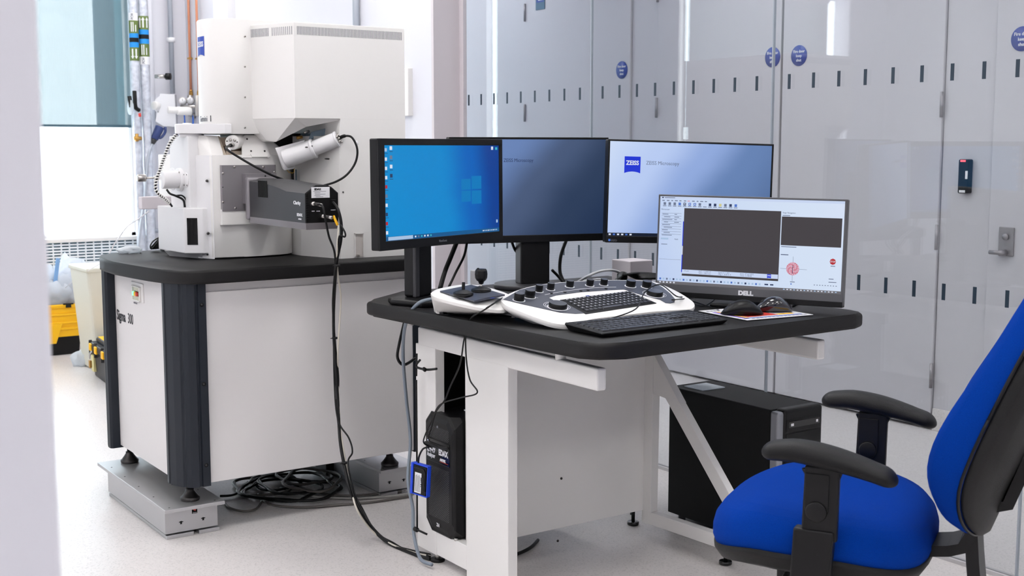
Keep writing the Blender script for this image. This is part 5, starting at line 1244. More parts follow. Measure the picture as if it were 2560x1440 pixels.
# --- front monitor with the instrument software
def ui_soft(q, x0, x1, y0, y1, bz_, M):
    W_, H_ = x1-x0, y1-y0; Z1, Z2, Z3_ = -.0022, -.0020, -.0018
    X = lambda u: x0+W_*u
    Yv = lambda v: y1-H_*v
    def r(u0, u1, v0, v1, z, m): R(q, X(u0), X(u1), Yv(v1), Yv(v0), z, m)
    r(0, 1, 0, .028, Z1, E_PALE); r(.01, .02, .007, .02, Z2, E_TXTD); r(.026, .085, .010, .018, Z2, E_TXT)
    for k in range(11): r(.012+.024*k+.002*(k % 3), .026+.024*k+.003*(k % 2), .042, .052, Z2, E_TXT if k != 6 else E_PINK)
    for k in range(15):
        u = .020+.0285*k; mm = [E_TXT, E_TXT, E_TXT, E_BLU, E_TXTD, E_BLU, E_BLU, E_TXT, E_PALE, E_TXTD, E_TXTD, E_YUI, E_TXT, E_TXTD, E_BLU][k]
        r(u, u+.014, .067, .098, Z2, mm); r(u-.003, u+.017, .104, .112, Z2, E_TXT)
        if k in (4, 5, 6): r(u+.004, u+.01, .074, .088, Z3_, E_W)
    # dark image view
    r(.140, .672, .128, .900, Z1, E_GREY); r(.1405, .670, .828, .876, Z2, E_PALE)
    r(.1355, .140, .28, .86, Z1, E_LOGO); r(.1358, .1398, .56, .66, Z2, E_W)
    for (u, v, tx) in ((.152, .85, '10 µm'), (.235, .848, 'EHT = 2.000 kV'), (.235, .868, 'WD = 38.4 mm'), (.345, .848, 'Signal A = SE2'), (.345, .868, 'Mag =  4.00 K X'), (.465, .848, 'Date: 27 Jul 2022'), (.465, .868, 'Time: 11:48:48')):
        q.text(tx, .0058, E_TXT, Matrix.Translation((X(u), Yv(v), Z3_)), depth=.0001)
    zeiss(q, Matrix.Translation((X(.612), Yv(.873), Z3_)), .0115, E_LOGO, E_W)
    # left property list
    q.text('Microscope', .0055, E_TXTD, Matrix.Translation((X(.008), Yv(.155), Z2)), depth=.0001)
    for k in range(9):
        v = .19+.030*k; r(.012, .125, v, v+.003, Z2, E_TXT); r(.016+.01*(k % 2), .05+.012*(k % 3), v+.010, v+.017, Z2, E_TXT); r(.085, .10+.012*(k % 2), v+.010, v+.017, Z2, E_TXT) if k < 4 else None
    r(.012, .055, .475, .495, Z2, E_SRCH); q.text('Apply', .005, E_TXTD, Matrix.Translation((X(.090), Yv(.492), Z2)), depth=.0001); r(.015, .05, .545, .552, Z2, E_TXT); r(.005, .13, .72, .7225, Z2, E_TXT)
    # right column
    q.text('Stage Navigation', .0055, E_TXTD, Matrix.Translation((X(.680), Yv(.150), Z2)), depth=.0001); r(.68, .72, .170, .178, Z2, E_TXT)
    r(.677, .990, .185, .500, Z1, E_GREY); r(.68, .76, .512, .520, Z2, E_TXT); r(.68, .72, .600, .608, Z2, E_TXTD)
    r(.745, .7465, .62, .89, Z2, E_TXT); r(.68, .82, .755, .758, Z2, E_TXT)
    cc_ = Vector((X(.746), Yv(.755), Z2)); q.cyl(cc_, cc_+Vector((0, 0, .0002)), .0185, E_PINK, seg=40)
    random.seed(2)
    for k in range(46):
        an = k*2.4; rr = .0175*sqrt((k+.5)/46); p = cc_+Vector((rr*cos(an), rr*sin(an), .0002)); q.cyl(p, p+Vector((0, 0, .0001)), .0011, E_RED if k % 2 else E_W, seg=6)
    q.box(cc_.x-.0007, cc_.x+.0007, cc_.y-.014, cc_.y+.010, Z2+.0003, Z2+.0004, E_TXTD)
    r(.735, .76, .895, .903, Z2, E_TXT); r(.738, .744, .915, .93, Z2, E_BLU)
    cc_ = Vector((X(.952), Yv(.655), Z2)); q.cyl(cc_, cc_+Vector((0, 0, .0002)), .0088, E_RED, seg=8); q.text('STOP', .0062, E_W, Matrix.Translation((cc_.x, cc_.y-.0022, Z3_)), align='CENTER', depth=.0001, bold=.0001)
    r(.942, .965, .70, .708, Z2, E_TXT); r(.935, .96, .84, .848, Z2, E_TXT); r(.935, .975, .875, .883, Z2, E_TXT)
    # lower tool row
    for k in range(30): 
        u = .012+.0192*k; r(u, u+.010, .936, .957, Z2, [E_BLU, E_SRCH, E_TXT, E_SRCH, E_TXTD, E_SRCH, E_SRCH][k % 7])
    r(.60, .62, .937, .952, Z2, E_TXTD); r(.63, .648, .937, .952, Z2, E_TXTD)
    for k in range(9): r(.86+.014*k, .866+.014*k, .914, .922, Z2, E_TXT)
    r(0, 1, .972, 1.0, Z1, emit('ui_taskbar_grey', (112, 110, 116), .9))
    for k in range(5): r(.012+.02*k, .022+.02*k, .978, .993, Z2, E_W)
    for k in range(16): r(.70+.018*k, .709+.018*k, .980, .991, Z2, E_W if k % 3 else E_SRCH)
    q.text('DELL', .017, M_WPRINT, Matrix.Translation((-.022, y0-.020, .0006)), sx=1.15, bold=.0011, depth=.0005)
    R(q, x1-.018, x1-.0155, y0-.031, y0-.025, .0005, E_W)
E_YUI = emit('ui_yellow', (220, 214, 150), .9)
def stand_dell(t, M, n, c, h_, depth):
    bx, by = c[0]+.10, c[1]+.05; q = MB(Matrix.Translation((bx, by, DZ)) @ Matrix.Rotation(radians(90-151), 4, 'Z')); q.box(-.11, .11, -.13, .06, 0, .012, M_BLACK, .004); obj('stand_base', q, t)
    q = MB(Matrix.Translation((bx, by, DZ)) @ Matrix.Rotation(radians(90-151), 4, 'Z')); q.box(-.03, .03, .0, .03, .01, .22, M_BLACK, .004); obj('stand_column', q, t)
    q = MB(); q.hull([(bx-.02, by-.02, .98), (bx+.02, by+.02, .98), (bx-.02, by-.02, .90), (bx+.02, by+.02, .90), M @ Vector((-.04, .04, -depth)), M @ Vector((.04, .04, -depth)), M @ Vector((-.04, -.04, -depth)), M @ Vector((.04, -.04, -depth))], M_BLACK); obj('mount', q, t)
sg = grad('software_background', [(0.0, (190, 208, 244)), (.3, (204, 220, 246)), (.7, (214, 228, 248)), (1.0, (222, 230, 250))], (.7, .1), 1.0)
monitor('flat_monitor', 'grey-bezel monitor showing microscope control software with a dark image, in front at the right', (2.575, 2.536, .960), 151.5, 2.75, -.5, .556, .299, .005, .007, .0055, .0345, .03, sg, ui_soft, stand_dell, M_DELLG)
q = MB(); Mx, _n = mon_frame((2.575, 2.536, .960), 151.5, 2.75, -.5)
q.T = Mx; q.box(-.277, .277, -.1495-.004, -.1495+.012, -.03, .0012, M_BLACK, .001)
o_ = obj('lower_strip', q, bpy.data.objects['flat_monitor'], 'glossy black lower strip')

# ================================================================== DESK EQUIPMENT
# joystick box
jb = thing('joystick_box', 'white wedge joystick box with two black sticks between the left monitor and the knob console', 'joystick box', onz(1175, 760, DZ))
def dz_(px, py, z): return onz(px, py, z)
JT = [(1083, 726, .862), (1105, 712, .868), (1180, 712, .872), (1230, 724, .868), (1272, 742, .855), (1262, 766, .832), (1235, 766, .832)]
top_ = [dz_(1081, 730, .856), dz_(1100, 721, .860), dz_(1180, 711, .862), dz_(1276, 738, .850), dz_(1266, 768, .826), dz_(1205, 766, .832), dz_(1100, 742, .852)]
bot_ = [dz_(1086, 779, DZ+.003), Vector((0, 0, 0)), Vector((0, 0, 0)), Vector((0, 0, 0)), dz_(1270, 787, DZ+.003), dz_(1180, 787, DZ+.003), dz_(1096, 782, DZ+.003)]
for k in (1, 2, 3): bot_[k] = Vector((top_[k].x+.002, top_[k].y-.004, DZ+.003))
mid_ = [p.copy() for p in top_]; 
def lerpl(a, b_, t): return [x.lerp(y, t) for x, y in zip(a, b_)]
top_ = spline(top_+top_[:1], 4)[:-1]; bot_ = spline(bot_+bot_[:1], 4)[:-1]
cen = sum(top_, Vector())/len(top_)
q = MB()
rim1 = [p+(p-cen).normalized()*.005-Vector((0, 0, .004)) for p in top_]; rim2 = [p+(p-cen).normalized()*.004-Vector((0, 0, .012)) for p in top_]
inn = [p+(cen-p)*.05+Vector((0, 0, .0012)) for p in top_]
q.loft([bot_, lerpl(bot_, rim2, .9), rim2, rim1, top_, inn], M_WHITE, smooth=False); jbo = smooth_by_angle(obj('housing', q, jb), 50)
q = MB(); q.loft([[Vector((p.x, p.y, DZ))+(cen-p).normalized()*.008 for p in bot_], [Vector((p.x, p.y, DZ+.004))+(cen-p).normalized()*.008 for p in bot_]], M_BLACK2, smooth=False); obj('rubber_base', q, jb)
fa = [dz_(1100, 731, .8555), dz_(1178, 715, .8625), dz_(1262, 740, .8535), dz_(1240, 744, .851), dz_(1215, 748, .849), dz_(1195, 755, .843), dz_(1186, 756, .843)]
q = MB(); q.hull([p+Vector((0, 0, .0005)) for p in fa]+[p+Vector((0, 0, .0042)) for p in fa], M_CONSOLE); obj('control_face', q, jb, 'slate grey face')
for (px, py, big) in ((1158, 735, 0), (1203, 726, 1)):
    c = dz_(px, py, .8625 if big else .8585)
    q = MB(); nrm = Vector((-.05, -.1, 1)).normalized(); q.cyl(c-nrm*.004, c+nrm*.004, .0275, M_BLACK, bev=.002, seg=36); q.lathe([(.026, 0), (.014, .007), (.006, .009), (0, .009)], M_RUBBER, 30, Matrix.Translation(c+nrm*.003))
    jo = obj('joystick', q, jb, 'black joystick')
    q = MB()
    if big:
        q.cyl(c, c+Vector((.0, 0, .022)), .0035, M_STEEL); T = Matrix.Translation(c+Vector((0, 0, .018)))
        q.lathe([(0, 0), (.006, 0), (.008, .006), (.013, .010), (.0165, .016), (.0175, .026), (.0165, .036), (.0135, .041), (0, .042)], M_BLACK, 14, T, smooth=False); q.cyl(c+Vector((-.010, .0, .058)), c+Vector((-.010, 0, .062)), .003, M_BLACK)
    else: q.cyl(c, c+Vector((.002, .001, .032)), .0045, M_BLACK, seg=16, bev=.001)
    obj('stick', q, jo)
c = dz_(1232, 747, .8505); q = MB(); q.box(-.006, .006, -.004, .004, 0, .0005, M_ZBLUE, T=Matrix.Translation(c+Vector((0, 0, .002)))); obj('badge', q, jb, 'tiny blue badge')

# knob console
kc = thing('knob_console', 'white and slate control console with a built-in keyboard and twelve black knobs', 'control panel', onz(1480, 760, DZ))
def tri(x, y, P):  # height of console top above desk at image point, by inverse distance
    return sum(p[2]/((x-p[0])**2+(y-p[1])**2+1) for p in P)/sum(1/((x-p[0])**2+(y-p[1])**2+1) for p in P)
# top plane tilts up to the rear: solve plane through three anchor points
A_ = dz_(1252, 752, DZ+.052); B_ = dz_(1745, 762, DZ+.018); C_ = dz_(1440, 800, DZ+.016); 
D0 = dz_(1640, 706, DZ+.075)
pn = (B_-A_).cross(C_-A_).normalized(); pn = pn if pn.z > 0 else -pn
# use a least-squares like plane: front edge C-B low, rear A-D high
pn2 = Vector((0, -.20, 1)).normalized(); C_ = dz_(1440, 800, DZ+.019)
def pt(px, py, h=0.0):
    r = ray(px, py); c = C_+pn2*h; return CP+r*((c-CP).dot(pn2)/r.dot(pn2))
edge = [(1250, 750), (1262, 738), (1300, 722), (1352, 710), (1420, 703), (1480, 700), (1545, 699), (1600, 700), (1632, 703), (1660, 712), (1700, 731), (1732, 752), (1738, 764), (1728, 772), (1700, 774), (1640, 778), (1590, 784), (1540, 790), (1480, 797), (1450, 806), (1425, 811), (1400, 810), (1370, 804), (1330, 790), (1290, 774), (1262, 762)]
T_ = spline([pt(*e) for e in edge+edge[:1]], 3)[:-1]; cen = sum(T_, Vector())/len(T_)
def inset(L_, d_, h): return [p+((cen-p)-pn2*(cen-p).dot(pn2)).normalized()*d_+pn2*h for p in L_]
q = MB()
low_ = [p+((cen-p).normalized()*.025) for p in T_]
for p in low_: p.z = max(DZ+.006, p.z-.030)
q.loft([low_, inset(T_, .002, -.014), inset(T_, 0, -.007), inset(T_, .002, -.001), inset(T_, .008, 0)], M_WHITE, smooth=False); kco = smooth_by_angle(obj('shell', q, kc), 45)
def face(pts, h0, h1, m, q):
    P = [pt(*p) for p in pts]; L0 = [p+pn2*h0 for p in P]; L1 = [p+pn2*h1 for p in P]
    tb = bmesh.new(); a = [tb.verts.new(p) for p in L0]; b_ = [tb.verts.new(p) for p in L1]; n_ = len(a)
    tb.faces.new(b_); 
    for k in range(n_): tb.faces.new((a[k], a[(k+1) % n_], b_[(k+1) % n_], b_[k]))
    bmesh.ops.recalc_face_normals(tb, faces=tb.faces); bmesh.ops.triangulate(tb, faces=tb.faces); q.merge(tb, m)
q = MB()
face([(1258, 749), (1300, 725), (1352, 713), (1420, 706), (1480, 703), (1545, 702), (1600, 703), (1630, 706), (1655, 718), (1676, 735), (1688, 749), (1686, 756), (1676, 759), (1664, 758), (1650, 750), (1600, 737), (1560, 724), (1520, 726), (1450, 731), (1390, 739), (1372, 745), (1385, 752), (1405, 757), (1470, 783), (1440, 785), (1400, 782), (1360, 773), (1310, 762)], .0002, .0012, M_CONSOLE, q)
cfa = obj('control_face', q, kc, 'slate grey control face')
q = MB()
lp = [(1362, 738), (1400, 731), (1450, 724), (1500, 720), (1540, 719)]; 
for l_ in (lp, [(1335, 744), (1345, 746)] ): q.tube([pt(*p)+pn2*.0013 for p in l_], .0009, M_WPRINT, seg=6)
for px in (1378, 1412, 1452, 1470, 1515): q.cyl(pt(px, 735-(px-1378)*.085)+pn2*.001, pt(px, 735-(px-1378)*.085)+pn2*.003, .0045, M_BLACK, seg=16)
for (cx_, cy_, r_) in ((1392, 766, .036), (1636, 736, .034)):
    c = pt(cx_, cy_); u_ = pn2.orthogonal().normalized(); v_ = pn2.cross(u_)
    for rr in (r_, r_*.86): q.tube([c+pn2*.0012+u_*rr*cos(a_*pi/18)+v_*rr*sin(a_*pi/18) for a_ in range(37)], .0007, M_WPRINT, seg=5, sub=1)
obj('markings', q, cfa, 'thin white lines')
# keyboard well and keys
kb = [(1408, 752), (1570, 731), (1633, 758), (1466, 782)]
K = [pt(*p) for p in kb]
q = MB(); face([(1400, 751), (1572, 729), (1641, 759), (1464, 786)], .0002, .0016, M_BLACK2, q); kw = obj('key_bed', q, kc)
q = MB(); rows = 6; cols = 16
for i in range(rows):
    for j in range(cols):
        if i == rows-1 and j in (4, 5, 6, 7, 8): continue
        def bl(u, v): return K[0].lerp(K[1], u).lerp(K[3].lerp(K[2], u), v)
        u0, u1, v0, v1 = (j+.08)/cols, (j+.90)/cols, (i+.10)/rows, (i+.88)/rows
        P = [bl(u0, v0), bl(u1, v0), bl(u1, v1), bl(u0, v1)]; c = sum(P, Vector())/4
        q.loft([[p+pn2*.0016 for p in P], [p.lerp(c, .22)+pn2*.0056 for p in P]], M_DGREY, smooth=False)
q.loft([[bl((4.1)/cols, .85)+pn2*.0016, bl(8.9/cols, .85)+pn2*.0016, bl(8.9/cols, .98)+pn2*.0016, bl(4.1/cols, .98)+pn2*.0016], [bl(4.3/cols, .87)+pn2*.0056, bl(8.7/cols, .87)+pn2*.0056, bl(8.7/cols, .96)+pn2*.0056, bl(4.3/cols, .96)+pn2*.0056]], M_DGREY, smooth=False)
o_ = obj('keys', q, kc)
q = MB(); random.seed(4)
for i in range(rows-1):
    for j in range(cols):
        c = K[0].lerp(K[1], (j+.4)/cols).lerp(K[3].lerp(K[2], (j+.4)/cols), (i+.45)/rows)+pn2*.0057; q.box(-.0016, .0016, -.0016, .0016, 0, .0003, M_WPRINT, T=frame(c, X3, pn2))
obj('key_legends', q, kc, 'pale key legends')
def knob(px, py, r, h, i):
    c = pt(px, py)+pn2*.001; q = MB(); T = frame(c, Vector((1, 0, 0))-pn2*pn2.x, pn2)
    q.lathe([(r+.003, 0), (r+.003, .0012), (r, .0012)], M_WPRINT, 36, T)
    q.lathe([(0, 0), (r, 0), (r*.97, h-.002), (r*.92, h)], M_BLACK, 36, T); q.lathe([(r*.92, h), (0, h+.0004)], mat('knob_cap%d' % i, (70, 72, 80), .3), 36, T)
    obj('knob', q, kc)
for i, (px, py, r, h) in enumerate([(1297, 752, .0145, .021), (1324, 744, .0145, .021), (1347, 730, .0105, .020), (1376, 725, .0105, .020), (1424, 718, .0112, .019), (1474, 715, .0108, .019), (1509, 713, .0108, .018), (1576, 717, .0142, .019), (1616, 719, .0140, .019)]): knob(px, py, r, h, i)
for i, (px, py) in enumerate([(1394, 770), (1636, 739)]): knob(px, py, .0255 if i == 0 else .024, .014, 20+i)
c = pt(1469, 741)+pn2*.0014; q = MB(); q.box(-.006, .006, -.003, .003, 0, .0006, M_ZBLUE, T=frame(c, Vector((1, 0, 0)), pn2)); obj('badge', q, kc, 'tiny blue badge')
q = MB(); c = dz_(1292, 797, DZ); q.cyl((c.x+.02, c.y+.02, DZ), (c.x+.02, c.y+.02, DZ+.034), .010, M_WHITE, r1=.013); c = dz_(1580, 735, DZ); q.cyl((c.x, c.y, DZ), (c.x, c.y, DZ+.04), .012, M_WHITE); obj('foot', q, kc)

# black keyboard in front
kb0 = onz(1424, 806, DZ+.018); kb1 = onz(1700, 778, DZ+.018); kb2 = onz(1820, 797, DZ+.014); kb3 = onz(1506, 832, DZ+.014)
ukb = (kb2-kb3); ukb.z = 0; wk = ukb.length; ukb.normalize(); vkb = Vector((-ukb.y, ukb.x, 0)); dk_ = .152
print('kbd width', wk, (kb0-kb3).length)
key = thing('computer_keyboard', 'slim black keyboard at the front corner of the desk', 'keyboard', M=frame((kb3+ukb*wk/2+vkb*dk_/2).to_3d()*1.0, ukb, Z3) if False else Matrix.Translation((kb3.x, kb3.y, DZ)))
T = Matrix((ukb, vkb, Z3)).transposed().to_4x4(); T.translation = Vector((kb3.x, kb3.y, DZ))
q = MB(T)
q.hull([(.01, 0.006, .001), (wk-.01, .006, .001), (.01, dk_-.006, .001), (wk-.01, dk_-.006, .001), (0, 0, .010), (wk, 0, .010), (0, dk_, .018), (wk, dk_, .018), (0.002, .002, .013), (wk-.002, .002, .013), (.002, dk_-.002, .022), (wk-.002, dk_-.002, .022)], M_BLACK, .001); obj('case', q, key)
q = MB(T); sl_ = (.022-.013)/(dk_-.004)
def keycap(x0, x1, y0, y1):
    z = lambda y: .013+sl_*y
    a_ = .0012; q.loft([[(x0, y0, z(y0)), (x1, y0, z(y0)), (x1, y1, z(y1)), (x0, y1, z(y1))], [(x0+a_, y0+a_, z(y0)+.0035), (x1-a_, y0+a_, z(y0)+.0035), (x1-a_, y1-a_, z(y1)+.0032), (x0+a_, y1-a_, z(y1)+.0032)]], M_KEY, smooth=False)
M_KEY = mat('key_cap_black', (30, 31, 36), .35)
s_ = wk/24.2; x00 = .012
rowy = [.012+.0195*k for k in range(5)]+[.012+.0195*5+.006]
for r_ in range(6):
    y0 = rowy[r_]; y1 = y0+.0165
    if r_ == 5:
        for k in list(range(1))+[2, 3, 4, 5]+[6.5, 7.5, 8.5, 9.5]+[11, 12, 13, 14]: keycap(x00+k*s_, x00+(k+.85)*s_, y0, y1*1.0)
    elif r_ == 0:
        for (a_, b_) in ((0, 1.4), (1.5, 2.6), (2.7, 3.9), (4, 9.8), (9.9, 11.2), (11.3, 12.4), (12.5, 13.5), (13.6, 14.9)): keycap(x00+a_*s_, x00+(b_)*s_, y0, y1)
    else:
        off = (.0, .5, .25, .0)[r_-1]; keycap(x00, x00+(1+off)*s_-.002, y0, y1)
        for k in range(1, 13): keycap(x00+(k+off)*s_, x00+(k+off+.88)*s_, y0, y1)
        keycap(x00+(13+off)*s_, x00+14.9*s_, y0, y1)
    for k in range(3):
        if r_ in (0, 3, 4, 5) or (r_ == 1 and k == 1): keycap(x00+(15.3+k)*s_, x00+(16.18+k)*s_, y0, y1)
    for k in range(4):
        if r_ < 5: keycap(x00+(18.7+k)*s_, x00+(19.58+k)*s_, y0, y1)
obj('keys', q, key)
random.seed(9)
q = MB(T)
for r_ in range(5):
    for k in range(23):
        if random.random() < .75: x = x00+(k+.4)*s_; y = rowy[r_]+.008; q.box(x, x+.003, y, y+.003, .013+sl_*y+.0033, .013+sl_*y+.0038, M_INKG)
obj('key_legends', q, key, 'grey key legends')
q = MB(); c = T @ Vector((wk*.34, dk_-.002, .019)); q.tube([c, ony(1590, 772, c.y+.03), pt(1612, 757)+Z3*.03, pt(1650, 742)+Z3*.035, onz(1690, 740, DZ+.055), onz(1710, 742, DZ+.03)], .0018, M_BLACK); obj('lead', q, key, 'thin black lead')
# mouse mat and mice
mmz = DZ+.003
mm_ = [onz(1764, 776, mmz), onz(1900, 770, mmz), onz(2034, 787, mmz), onz(1868, 801, mmz)]
q = MB()
u_ = (mm_[2]-mm_[3]); u_.z = 0; wm = u_.length; u_.normalize(); v_ = Vector((-u_.y, u_.x, 0)); dm = min(.24, (mm_[0]-mm_[3]).dot(v_)); 
T2_ = Matrix((u_, v_, Z3)).transposed().to_4x4(); T2_.translation = Vector((mm_[3].x, mm_[3].y, DZ)); print('mat', wm, dm)
mt_ = thing('mouse_mat', 'white mouse mat with coloured print near the right edge of the desk', 'mouse mat', (mm_[3].x, mm_[3].y, DZ))
q.T = T2_; q.box(0, wm, 0, dm, 0, .0025, M_BLACK, .001); obj('rubber_back', q, mt_, 'black rubber back')
q = MB(T2_); q.box(.001, wm-.001, .001, dm-.001, .0025, .0038, M_LABEL)
zz0, zz1 = .0038, .0042
q.box(.012, wm-.02, .024, .032, zz0, zz1, M_ZBLUE); q.box(.012, .022, .02, dm-.05, zz0, zz1, M_PURPLE); q.box(.026, .034, .03, dm-.05, zz0, zz1, M_YEL); q.box(.04, wm*.62, .045, .13, zz0, zz1, M_RED); q.box(wm*.64, wm-.03, .045, .06, zz0, zz1, M_YEL); q.box(wm*.62, wm-.012, dm-.06, dm-.05, zz0, zz1, M_ZBLUE)
for k in range(14): q.box(.03+.014*k, .04+.014*k, .012, .018, zz0, zz1, M_INKG)
for k in range(4): q.box(.012+.012*k, .020+.012*k, dm-.03, dm-.022, zz0, zz1, M_INK)
obj('printed_top', q, mt_)
def mouse(label, c, ang, L_, W_, H_, m, glossy=False):
    T = Matrix.Translation(c) @ Matrix.Rotation(ang, 4, 'Z'); t = thing('computer_mouse', label, 'mouse', M=T)
    q = MB(T); rings = []; n = 20
    for i in range(13):
        x = -L_/2+L_*i/12; s = sin(pi*min(.999, max(.001, (i+.0)/12)))**.42; hs = H_*(.42+.58*sin(pi*min(1, (i/12)*.86+.10))**1.1)*max(.12, min(1, s*1.05)); ws = W_/2*max(.06, s)*(1-.10*cos(2*pi*(i/12-.1)))
        rings.append([(x, ws*cos(2*pi*k/n), .002+(hs*.5)+(hs*.5)*sin(2*pi*k/n) if sin(2*pi*k/n) > 0 else .002+(hs*.5)*(1+max(-1, 1.3*sin(2*pi*k/n)))) for k in range(n)])
    q.loft(rings, m); b_ = obj('shell', q, t)
    q = MB(T); q.box(-L_*.49, -L_*.05, -.0006, .0006, H_*.72, H_*.90, M_BLACK2) if False else q.cyl((L_*.27, -.004, H_*.62), (L_*.27, .004, H_*.62), .007, M_RUBBER, seg=20); obj('scroll_wheel', q, t)
    return t
c1 = onz(1855, 787, DZ+.0042); c1.z = DZ+.0042; c2 = onz(1938, 781, DZ+.0042); c2.z = DZ+.0042
mouse('matt black mouse on the front left of the printed mat', c1, radians(180-38), .118, .064, .040, M_BLACK)
c2 = onz(1934, 779, DZ+.0042)
mouse('glossy black mouse on the mat, just left of the desk edge', Vector((c2.x, c2.y, DZ+.0042)), radians(180-38), .110, .062, .042, mat('gloss_mouse', (30, 30, 36), .12, coat=.8))
q = MB(); q.tube([c1+Vector((-.02, .07, .012)), onz(1790, 772, DZ+.004), onz(1745, 757, DZ+.004), onz(1720, 752, DZ+.012), onz(1680, 750, DZ+.04), onz(1700, 748, DZ+.038), onz(1740, 743, DZ+.025), onz(1765, 729, DZ+.028), onz(1790, 742, DZ+.02), onz(1768, 762, DZ+.004), onz(1748, 764, DZ+.004), onz(1735, 758, DZ+.004)], .0016, M_BLACK)
tag(obj('mouse_lead', q), 'thin black mouse lead looping on the desk before the software monitor', 'cable')
# white box and cables at the back of the desk
a = ony(1576, 655, 3.2)
q = MB(); q.box(a.x, a.x+.10, 3.2, 3.30, DZ, ony(1600, 652, 3.2).z, M_PILLAR, .003); tag(obj('junction_box', q), 'small off-white box behind the software monitor at the back of the desk', 'box')
q = MB()
for k in range(7): q.tube([onz(1545, 697-2*k, DZ+.02+.004*k), onz(1560, 688-k, DZ+.055), onz(1590, 683+2*k, DZ+.05-.003*k), onz(1625, 684+2*k, DZ+.04), onz(1670, 690+k, DZ+.03)], .0042, M_BLACK)
q.tube([onz(1560, 690, DZ+.045), onz(1556, 706, DZ+.02), onz(1540, 700, DZ+.004)], .012, M_BLACK)
tag(obj('cable_bundle', q), 'bundle of thick black cables behind the console knobs', 'cables')
q = MB(); q.tube([onz(1444, 705, DZ+.01), onz(1470, 690, DZ+.045), onz(1500, 678, DZ+.06), onz(1535, 676, DZ+.06), onz(1560, 688, DZ+.03)], .0045, M_LABEL); q.tube([onz(1455, 702, DZ+.005), onz(1500, 698, DZ+.02), onz(1530, 705, DZ+.01)], .003, M_LABEL)
tag(obj('white_cable', q), 'white cable arching behind the console between two monitors', 'cable')
# monitor cables
q = MB(); q.tube([ony(1142, 605, 3.30), ony(1128, 640, 3.33), ony(1112, 680, 3.36), ony(1100, 722, 3.34)], .0075, M_BLACK); tag(obj('monitor_cable', q), 'thick black cable hanging from the left monitor to the desk', 'cable', 'black cables hanging from the rear monitors')
q = MB(); q.tube([ony(1168, 603, 3.30), ony(1160, 640, 3.33), ony(1140, 680, 3.36), ony(1122, 718, 3.34)], .0040, M_BLACK); tag(obj('monitor_cable', q), 'thinner black cable hanging right of the thick one from the left monitor', 'cable', 'black cables hanging from the rear monitors')
q = MB(); q.tube([ony(1278, 600, 3.36), ony(1288, 625, 3.38), ony(1305, 642, 3.37)], .005, M_BLACK); q.tube([ony(1296, 600, 3.36), ony(1302, 625, 3.38), ony(1312, 638, 3.37)], .006, M_BLACK); tag(obj('monitor_cable', q), 'pair of black cables curving into the left of the middle monitor column', 'cable', 'black cables hanging from the rear monitors')
q = MB(); q.tube([ony(1416, 600, 3.42), ony(1402, 640, 3.42), ony(1400, 680, 3.42), ony(1410, 705, 3.40)], .006, M_BLACK); q.tube([ony(1380, 675, 3.38), ony(1395, 690, 3.38), ony(1408, 706, 3.36)], .005, M_BLACK); tag(obj('monitor_cable', q), 'black cable hanging right of the middle monitor column', 'cable', 'black cables hanging from the rear monitors')
q = MB(); q.box(ony(1183, 680, 3.40).x, ony(1197, 680, 3.40).x, 3.38, 3.42, DZ, ony(1190, 676, 3.40).z, M_LABEL, .003); tag(obj('small_adapter', q), 'small white upright box behind the big joystick', 'adapter')

# ================================================================== HANGING CABLES
YH = EY-.02
def cable(name, lab, pts, r, m, group=None, ties=()):
    t = thing(name, lab, 'cable', pts[-1], group=group); q = MB(); q.tube(pts, r, m, seg=8, sub=8); obj('lead', q, t)
    return t
FZ = .006
def fz(px, py, z=FZ): return onz(px, py, z)
m1_ = cable('hanging_cable', 'thick black cable bundle hanging from the grey detector to the floor', [ony(832, 506, EY-.012), ony(845, 525, 3.50), ony(853, 560, 3.49), ony(852, 600, 3.49), ony(842, 650, 3.50), ony(838, 700, 3.55), ony(834, 780, 3.60), ony(835, 850, 3.60), ony(840, 930, 3.58), ony(845, 1010, 3.56), ony(850, 1100, 3.50), ony(862, 1170, 3.42), ony(880, 1240, 3.36), fz(925, 1315, .05), fz(975, 1360), fz(1040, 1387), fz(1075, 1398)], .0052, M_BLACK, 'cables hanging from the grey detector')
for k, (px, py, Y_) in enumerate(((843, 664, 3.50), (837, 845, 3.60), (861, 1157, 3.43))):
    c = ony(px, py, Y_); q = MB(); q.cyl(c-Vector((0, 0, .003)), c+Vector((0, 0, .003)), .009, M_BLACK, seg=12); q.box(c.x-.016, c.x-.006, c.y-.004, c.y, c.z-.001, c.z+.001, M_BLACK); obj('cable_tie', q, m1_)
cable('hanging_cable', 'thin black cable from the upper round connector joining the bundle', [ony(793, 511, EY-.035), ony(806, 515, 3.49), ony(812, 540, 3.48), ony(822, 590, 3.485), ony(838, 645, 3.50), ony(832, 760, 3.59), ony(838, 860, 3.60), ony(846, 950, 3.58), ony(842, 1020, 3.57), ony(853, 1110, 3.50), ony(866, 1180, 3.42), ony(890, 1250, 3.35), fz(935, 1322, .03), fz(985, 1362), fz(1045, 1380), fz(1075, 1392)], .0034, M_BLACK, 'cables hanging from the grey detector')
cable('hanging_cable', 'pale cream cable with a yellow tag hanging beside the black bundle', [ony(836, 546, EY-.03), ony(846, 565, 3.49), ony(844, 600, 3.485), ony(842, 650, 3.50), ony(845, 690, 3.55), ony(852, 740, 3.58), ony(850, 790, 3.59), ony(845, 870, 3.59), ony(845, 960, 3.58), ony(850, 1060, 3.53), ony(860, 1130, 3.47), ony(876, 1210, 3.40), ony(893, 1275, 3.33), fz(935, 1332, .03), fz(990, 1366), fz(1045, 1384), fz(1076, 1390)], .0030, mat('cream_cable', (214, 208, 196), .5), 'cables hanging from the grey detector')
